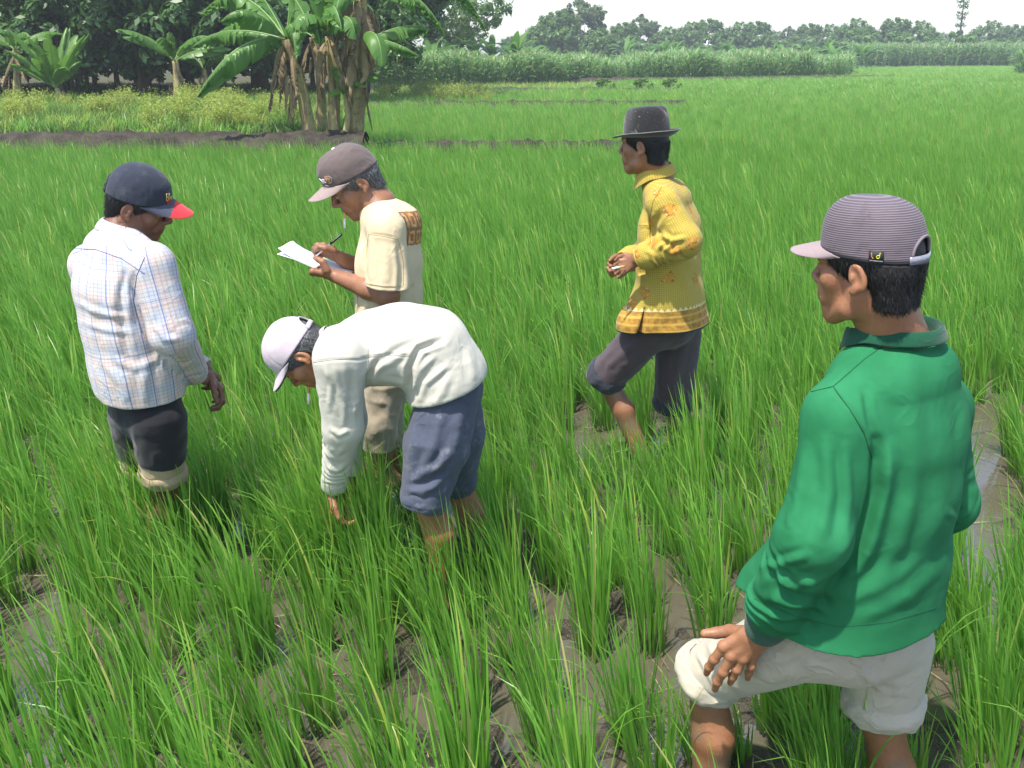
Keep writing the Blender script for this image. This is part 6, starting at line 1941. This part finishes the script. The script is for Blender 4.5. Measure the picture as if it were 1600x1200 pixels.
# the far line of trees
q = random.Random(77)
far = [(872, 8, 112, 'f0', 'tall airy tree standing above the far tree line'), (905, -12, 118, 'f2', 'tallest tree of the far line with thin top'), (850, 25, 112, 'f1', None), (935, 40, 108, 'f1', None), (975, 28, 125, 'f0', None), (1000, 18, 130, 'f2', None), (1040, 38, 128, 'f1', None),
       (1075, 30, 140, 'f1', None), (1105, 22, 140, 'f0', None), (1150, 30, 140, 'f1', None), (1180, 26, 138, 'f0', None), (1230, 38, 150, 'f2', None), (1262, 30, 146, 'f0', None), (1290, 34, 150, 'f1', None),
       (1330, 24, 138, 'f1', 'round-headed tree in the far line'), (1395, 20, 135, 'f0', 'broad round-headed tree in the far line'), (1430, 28, 137, 'f1', None), (1360, 40, 160, 'f2', None), (1465, 48, 175, 'f1', None), (1505, 50, 180, 'f0', None), (1540, 28, 150, 'f1', 'yellowish round tree near the right edge of the far line'), (1580, 32, 150, 'f0', None), (1610, 36, 150, 'f1', None), (1570, 46, 175, 'f2', None),
       (830, 42, 118, 'f1', None), (800, 52, 120, 'f0', None), (1120, 48, 160, 'f2', None), (1210, 46, 165, 'f1', None), (1445, 44, 170, 'f0', None), (1655, 30, 150, 'f0', None), (1700, 36, 155, 'f1', None), (1745, 28, 150, 'f0', None), (1790, 38, 160, 'f2', None), (1840, 30, 150, 'f1', None), (1890, 34, 155, 'f0', None)]
spec = {'f0': ((3.3, 2.9, 3.1), M_TMID), 'f1': ((3.4, 2.9, 2.9), M_TMID), 'f2': ((2.6, 2.4, 3.2), M_TOLIVE)}
for k, (px, py, D, kd, lab) in enumerate(far):
    p = W(px, 86, D); top = W(px, py, D)[2]
    tree(lab or 'pale hazy green tree in the far tree line', (p[0], D, 0), 6.6, spec[kd][0], kd, 'trees of the far line', 60 + 'f0 f1 f2'.split().index(kd), 150, 6500, .48, spec[kd][1], max(.42, top / 7.5))
# low hedge-like scrub under the far line: individual bushes
for k in range(44):
    px = 800 + k * 25 + q.uniform(-8, 8); D = q.uniform(118, 150); p = W(px, 86, D)
    tree('low green bush under the far tree line', (p[0], D, 0), 2.4, (2.3, 1.6, 1.25), 'fbush', 'bushes under the far tree line', 90, 34, 1100, .45, M_TMID, q.uniform(1.1, 1.6))
# slim tall tree with tiers near the right edge
ptr = W(1494, 86, 120)
rt = empty('tree', (ptr[0], 120, 0), 'very tall slim tree with small tiers of leaves near the right edge', 'tree')
mb = MB(); hz_ = W(1494, -6, 120)[2]; mb.tube([np.array([ptr[0], 120, -.1]), np.array([ptr[0] + .1, 120, hz_ * .5]), np.array([ptr[0], 120, hz_])], [.14, .11, .06], 8); mb.build('trunk', M_BARK, rt)
s_ = []; rn = []
for (zf, w) in ((.99, .55), (.93, .8), (.86, .6), (.76, .75), (.70, .5), (.60, .6)):
    for _ in range(110):
        a = q.uniform(0, 6.28); r_ = w * math.sqrt(q.random()); c = np.array([ptr[0] + r_ * math.cos(a), 120 + r_ * math.sin(a), hz_ * zf + q.gauss(0, .16)])
        u = nrm(np.array([q.gauss(0, 1), q.gauss(0, 1), q.gauss(0, .4)])); v = nrm(np.cross(u, np.array([q.gauss(0, 1), q.gauss(0, 1), q.gauss(0, 1)])))
        s_ += [c - u * .13, c + v * .06, c + u * .13, c - v * .06]; rn += [q.random()] * 4
mobj('crown', np.array(s_), np.arange(len(s_)).reshape(-1, 4), M_TOLIVE, rt, smooth=False, attrs={'rnd': rn, 'len': [.5] * len(s_)})
# distant banana plants, one mesh each
def far_banana(seed):
    q = random.Random(seed); s = Strips()
    for k in range(11):
        s.blade((0, 0, 1.3), q.uniform(0, 6.28), q.uniform(.15, .8), q.uniform(.8, 1.9), q.uniform(1.3, 2.0), q.uniform(.34, .5), 7, q.random(), q.uniform(-.4, .4), 'leaf', 1.3)
    s.blade((0, 0, 0), 0, 0, 0, 1.45, .26, 3, .9); s.blade((0, 0, 0), 1.57, 0, 0, 1.45, .26, 3, .9)
    return s.data('banana_plant_mesh', M_BAN)
FB = [far_banana(i) for i in range(4)]
spots = [(640, 60), (668, 58), (700, 60), (735, 60), (770, 62), (800, 60), (825, 62), (622, 58)] + [(960 + i * 19, q.choice([92, 98, 104])) for i in range(22)] + [(1360 + i * 26, 135) for i in range(9)]
for k, (px, D) in enumerate(spots):
    p = W(px + q.uniform(-6, 6), 86, D)
    o = bpy.data.objects.new('banana_plant', FB[k % 4]); link(o); o.location = (p[0], D, 0); o.rotation_euler = (0, 0, q.uniform(0, 6.28)); s0 = q.uniform(.85, 1.2) * (1.0 if k < 8 else q.uniform(.75, 1.15)); o.scale = (s0, s0, s0)
    nearp = k < 8
    tag(o, 'distant banana plant below the trees right of the banana clump' if nearp else 'distant banana plant behind the corn field', 'banana plant', 'far bananas by the trees' if nearp else 'far bananas behind the corn')

# ------------------------------------------------------------------ corn
M_CORN = mat_leaf('corn_leaf', (.100, .220, .055), (.215, .375, .115), .35, .40, dry=(.42, .34, .20), spec=.5)
def corn_mesh(seed):
    q = random.Random(seed); s = Strips()
    h = 1.35
    for a in (0, 1.05, 2.1): s.blade((0, 0, 0), a, 0.01, 0, h, .035, 3, .6)
    for k in range(11):
        z = .18 + k * .105; yaw = (k % 2) * math.pi + q.uniform(-.5, .5) + seed
        s.blade((0, 0, z), yaw, q.uniform(.25, .5), q.uniform(1.1, 1.9), q.uniform(.55, .8), q.uniform(.07, .10), 6, q.random(), q.uniform(-.5, .5), 'leaf', 1.2)
    for k in range(3): s.blade((0, 0, h - .02), q.uniform(0, 6.28), q.uniform(.1, .5), .3, .30, .03, 2, .99)
    return s.data('corn_mesh', M_CORN)
CORN = [corn_mesh(i) for i in range(6)]
cpts = []
for row in range(16):
    for k in range(260):
        f_ = k / 260 + q.uniform(-.0012, .0012)
        px = 575 + f_ * (1335 - 575); Df = np.interp(px, [575, 900, 1335], [50, 58, 70]) + row * .8 + q.uniform(-.12, .12)
        p = W(px, 90, Df); cpts.append((p[0], Df, row))
cpts.sort(key=lambda c: c[2]); n_corn = 0
P, RO, SCL, ID = [], [], [], []
for k, (x, y, row) in enumerate(cpts):
    s0 = q.uniform(.82, 1.15) * (1 + .16 * math.sin(x * .55 + 1.3) * math.sin(x * .23) + .08 * math.sin(x * 1.7))
    if q.random() < .10: continue
    if n_corn < 300:
        n_corn += 1
        o = bpy.data.objects.new('corn_plant', CORN[k % 6]); link(o); o.location = (x, y, 0); o.rotation_euler = (0, 0, q.uniform(0, 6.28)); o.scale = (s0, s0, s0)
        tag(o, 'green corn plant in the front rows of the corn field', 'corn plant', 'corn plants in the front rows')
    else:
        P.append((x, y, 0)); RO.append((0, 0, q.uniform(0, 6.28))); SCL.append((s0,) * 3); ID.append(q.randrange(6))
for k in range(2400):       # the taller corn further right
    px = 1325 + q.random() * 600; D = q.uniform(113, 126); p = W(px, 90, D)
    P.append((p[0], D, 0)); RO.append((0, 0, q.uniform(0, 6.28))); s0 = q.uniform(1.5, 1.8); SCL.append((s0,) * 3); ID.append(q.randrange(6))
for k in range(60):         # a near patch at the right edge
    px = 1588 + q.random() * 40; D = q.uniform(74, 78); p = W(px, 90, D)
    P.append((p[0], D, 0)); RO.append((0, 0, q.uniform(0, 6.28))); s0 = q.uniform(1.2, 1.5); SCL.append((s0,) * 3); ID.append(q.randrange(6))
tag(scatter('corn_field', CORN, P, RO, SCL, ID), 'green corn field reaching back to the far trees', 'corn', kind='stuff')

# ------------------------------------------------------------------ weeds on the garden land
M_WEED = mat_leaf('weed_leaf', (.200, .290, .040), (.370, .430, .085), .45, .6)
M_WEEDG = mat_leaf('weed_green', (.060, .140, .020), (.130, .230, .040), .35, .6)
M_WSTEM = mat_plain('weed_stem', (.20, .21, .07), .8)
def weed_data(seed, mat, h=.9, w=.5, n=430):
    q = np.random.default_rng(seed); mb = MB(); tips = []
    for k in range(16):
        a = q.uniform(0, 6.28); r = q.uniform(.1, 1) * w
        tip = np.array([math.cos(a) * r, math.sin(a) * r, h * q.uniform(.6, 1.05)]); mid = tip * np.array([.35, .35, .55])
        mb.tube([np.array([math.cos(a) * .04, math.sin(a) * .04, -.05]), mid, tip], [.008, .006, .003], 4); tips.append((mid, tip))
    V, RN = [], []
    for k in range(n):
        m, tp = tips[q.integers(len(tips))]; c = m + (tp - m) * q.random() ** .6 + q.normal(size=3) * .085
        L = q.uniform(.022, .050); n_ = nrm(q.normal(size=3) + np.array([0, 0, .8])); a = nrm(np.cross(n_, q.normal(size=3))); b = np.cross(n_, a)
        V += [c - a * L, c + b * L * .4, c + a * L, c - b * L * .4]; RN += [q.random()] * 4
    n0 = len(V); V = np.concatenate([np.array(V), mb.verts()])
    F = [tuple(range(i, i + 4)) for i in range(0, n0, 4)] + [tuple(i + n0 for i in f) for f in mb.f]
    fm = [0] * (n0 // 4) + [1] * len(mb.f)
    return mesh_data('weed_mesh', V, F, [mat, M_WSTEM], False, {'rnd': RN + [.5] * (len(V) - n0), 'len': [.5] * len(V)}, fm)
WD = [weed_data(i, M_WEED) for i in range(5)] + [weed_data(9, M_WEEDG, .6, .5, 420)]
for k in range(58):
    px = q.uniform(-15, 455); D = q.uniform(18.2, 27); p = W(px, 100, D)
    o = bpy.data.objects.new('weed_bush', WD[k % 5]); link(o); o.location = (p[0], D, .40); o.rotation_euler = (0, 0, q.uniform(0, 6.28)); s0 = q.uniform(.40, .75); o.scale = (s0 * 1.2, s0 * 1.2, s0 * q.uniform(.8, 1.05))
    tag(o, 'feathery yellow-green weed growing on the garden land left of the banana clump', 'weed', 'yellow-green weeds on the garden land')
for k in range(26):
    px = 590 + q.random() * 180; D = q.uniform(33, 38); p = W(px, 100, D)
    o = bpy.data.objects.new('weed_bush', WD[k % 5]); link(o); o.location = (p[0], D, .05); o.rotation_euler = (0, 0, q.uniform(0, 6.28)); s0 = q.uniform(.6, .9); o.scale = (s0, s0, s0)
    tag(o, 'yellow-green weed on the plot between banana clump and corn field', 'weed', 'yellow-green weeds before the corn')
for px, lab in ((945, 'left of the three'), (1004, 'middle of the three'), (1049, 'right of the three')):
    p = W(px, 128, 44.2)
    tree('small dark green bush on the field bank, %s' % lab, (p[0], 44.2, .22), .46, (.46, .38, .34), 'sbush', 'small bushes on the field bank', 95, 40, 1300, .13, M_TMID, 1.0)
def tuft_data(seed, mat, n=26, h=.3):
    q = random.Random(seed); s = Strips()
    for k in range(n): s.blade((q.gauss(0, .09), q.gauss(0, .09), -.02), q.uniform(0, 6.28), q.uniform(.05, .5), q.uniform(.2, 1.0), h * q.uniform(.5, 1.2), q.uniform(.012, .03), 3, q.random(), q.uniform(-1, 1))
    return s.data('tuft_mesh', mat)
TF = [tuft_data(i, M_WEEDG) for i in range(3)] + [tuft_data(7, M_RICE, 26, .35)] + [tuft_data(8, M_WEED, 18, .35)]
P, RO, SCL, ID = [], [], [], []
for (x, y, s0) in wedge_pts(17.5, 40, lambda y: .26 * max(1, y / 22), -40, -2.6, lambda x, y: x > -.6 * y - 2 and x < -.15 * y - .2):
    if y < 17.9 and rr_.random() < .6: continue
    P.append((x, y, .43)); RO.append((0, 0, rr_.uniform(0, 6.28))); k = s0 / .26 * rr_.uniform(.7, 1.25); SCL.append((k, k, rr_.uniform(.6, 1.2))); ID.append(rr_.choice([0, 1, 2, 2, 3, 4]))
for (x, y, s0) in wedge_pts(32.5, 57, lambda y: .5, -6, 9, lambda x, y: not (abs(y - 44) < .6)):
    if far_rice_ok(x, y): continue
    P.append((x, y, .0)); RO.append((0, 0, rr_.uniform(0, 6.28))); k = 1.8 * rr_.uniform(.8, 1.25); SCL.append((k, k, rr_.uniform(.7, 1.3))); ID.append(rr_.choice([0, 1, 2, 3, 4]))
tag(scatter('ground_weeds', TF, P, RO, SCL, ID), 'low green grass and weeds covering the garden land', 'weeds', kind='stuff')
# ------------------------------------------------------------------ rotting straw lying on the mud
s = Strips(); M_STRAW = mat_leaf('straw', (.16, .12, .06), (.42, .34, .18), .1, .8)
for k in range(900):
    y = 1.45 + 5.5 * rr_.random() ** 1.5; x = rr_.uniform(-.6, .6) * y
    L_ = rr_.uniform(.02, .11); z0 = .010 + rr_.random() * .006
    s.blade((x, y, z0), rr_.uniform(0, 6.28), 1.53, rr_.uniform(-.05, .12), L_, rr_.uniform(.002, .006), 2, rr_.random(), rr_.uniform(-.3, .3))
v, f4, at = s.arrays()
tag(mobj('straw_litter', v, f4, M_STRAW, attrs=at), 'bits of dead rice straw lying on the wet mud', 'straw', kind='stuff')
# ------------------------------------------------------------------ white bird over the corn
bp = W(1106, 70, 62)
bd = empty('bird', bp, 'small white bird flying low over the corn field', 'bird')
M_BIRD = mat_plain('white_feathers', (.8, .8, .8), .8)
F_ = bbox_field([bp - .2, bp + .2], .1, .012)
F_.ell(bp, (.17, .055, .055), None, .02); F_.cone(bp + np.array([-.13, 0, .01]), bp + np.array([-.24, 0, .05]), .03, .022, None, .02); F_.cone(bp + np.array([-.25, 0, .05]), bp + np.array([-.33, 0, .04]), .012, .004, None, .01); F_.cone(bp + np.array([.14, 0, 0]), bp + np.array([.27, 0, -.01]), .03, .014, None, .02)
v, f4 = F_.mesh(1); mobj('body', v, f4, M_BIRD, bd)
for sgn in (1, -1):
    G = []
    for t_ in np.linspace(0, 1, 8):
        y0 = sgn * (.04 + .42 * t_); z0 = .02 + .22 * math.sin(t_ * 1.9); ch = .13 * (1 - t_ ** 2 * .75)
        G.append([bp + np.array([-ch * .45 + .05 * t_ * t_, y0, z0]), bp + np.array([0, y0, z0 + .012]), bp + np.array([ch * .6 + .05 * t_ * t_, y0, z0 - .008])])
    mb = MB(); mb.grid(np.array(G)); w_ = mb.build('wing', M_BIRD, bd); solidify(w_, .008, 0)
# ------------------------------------------------------------------ haze
mb = MB(); mb.box((0, 206, 5.6), np.eye(3), (264, 218, 7.0))
hz = mb.build('haze', [], smooth=False)
t = NT('haze_air'); t.t.nodes.remove(t.b)
pv = t.n('VolumePrincipled'); pv.inputs['Color'].default_value = (.93, .96, 1.0, 1); pv.inputs['Density'].default_value = .0014; pv.inputs['Anisotropy'].default_value = .25
t.l(pv.outputs[0], t.out.inputs['Volume']); hz.data.materials.append(t.mat)
tag(hz, 'thin pale haze in the air over the fields', 'haze', kind='stuff')
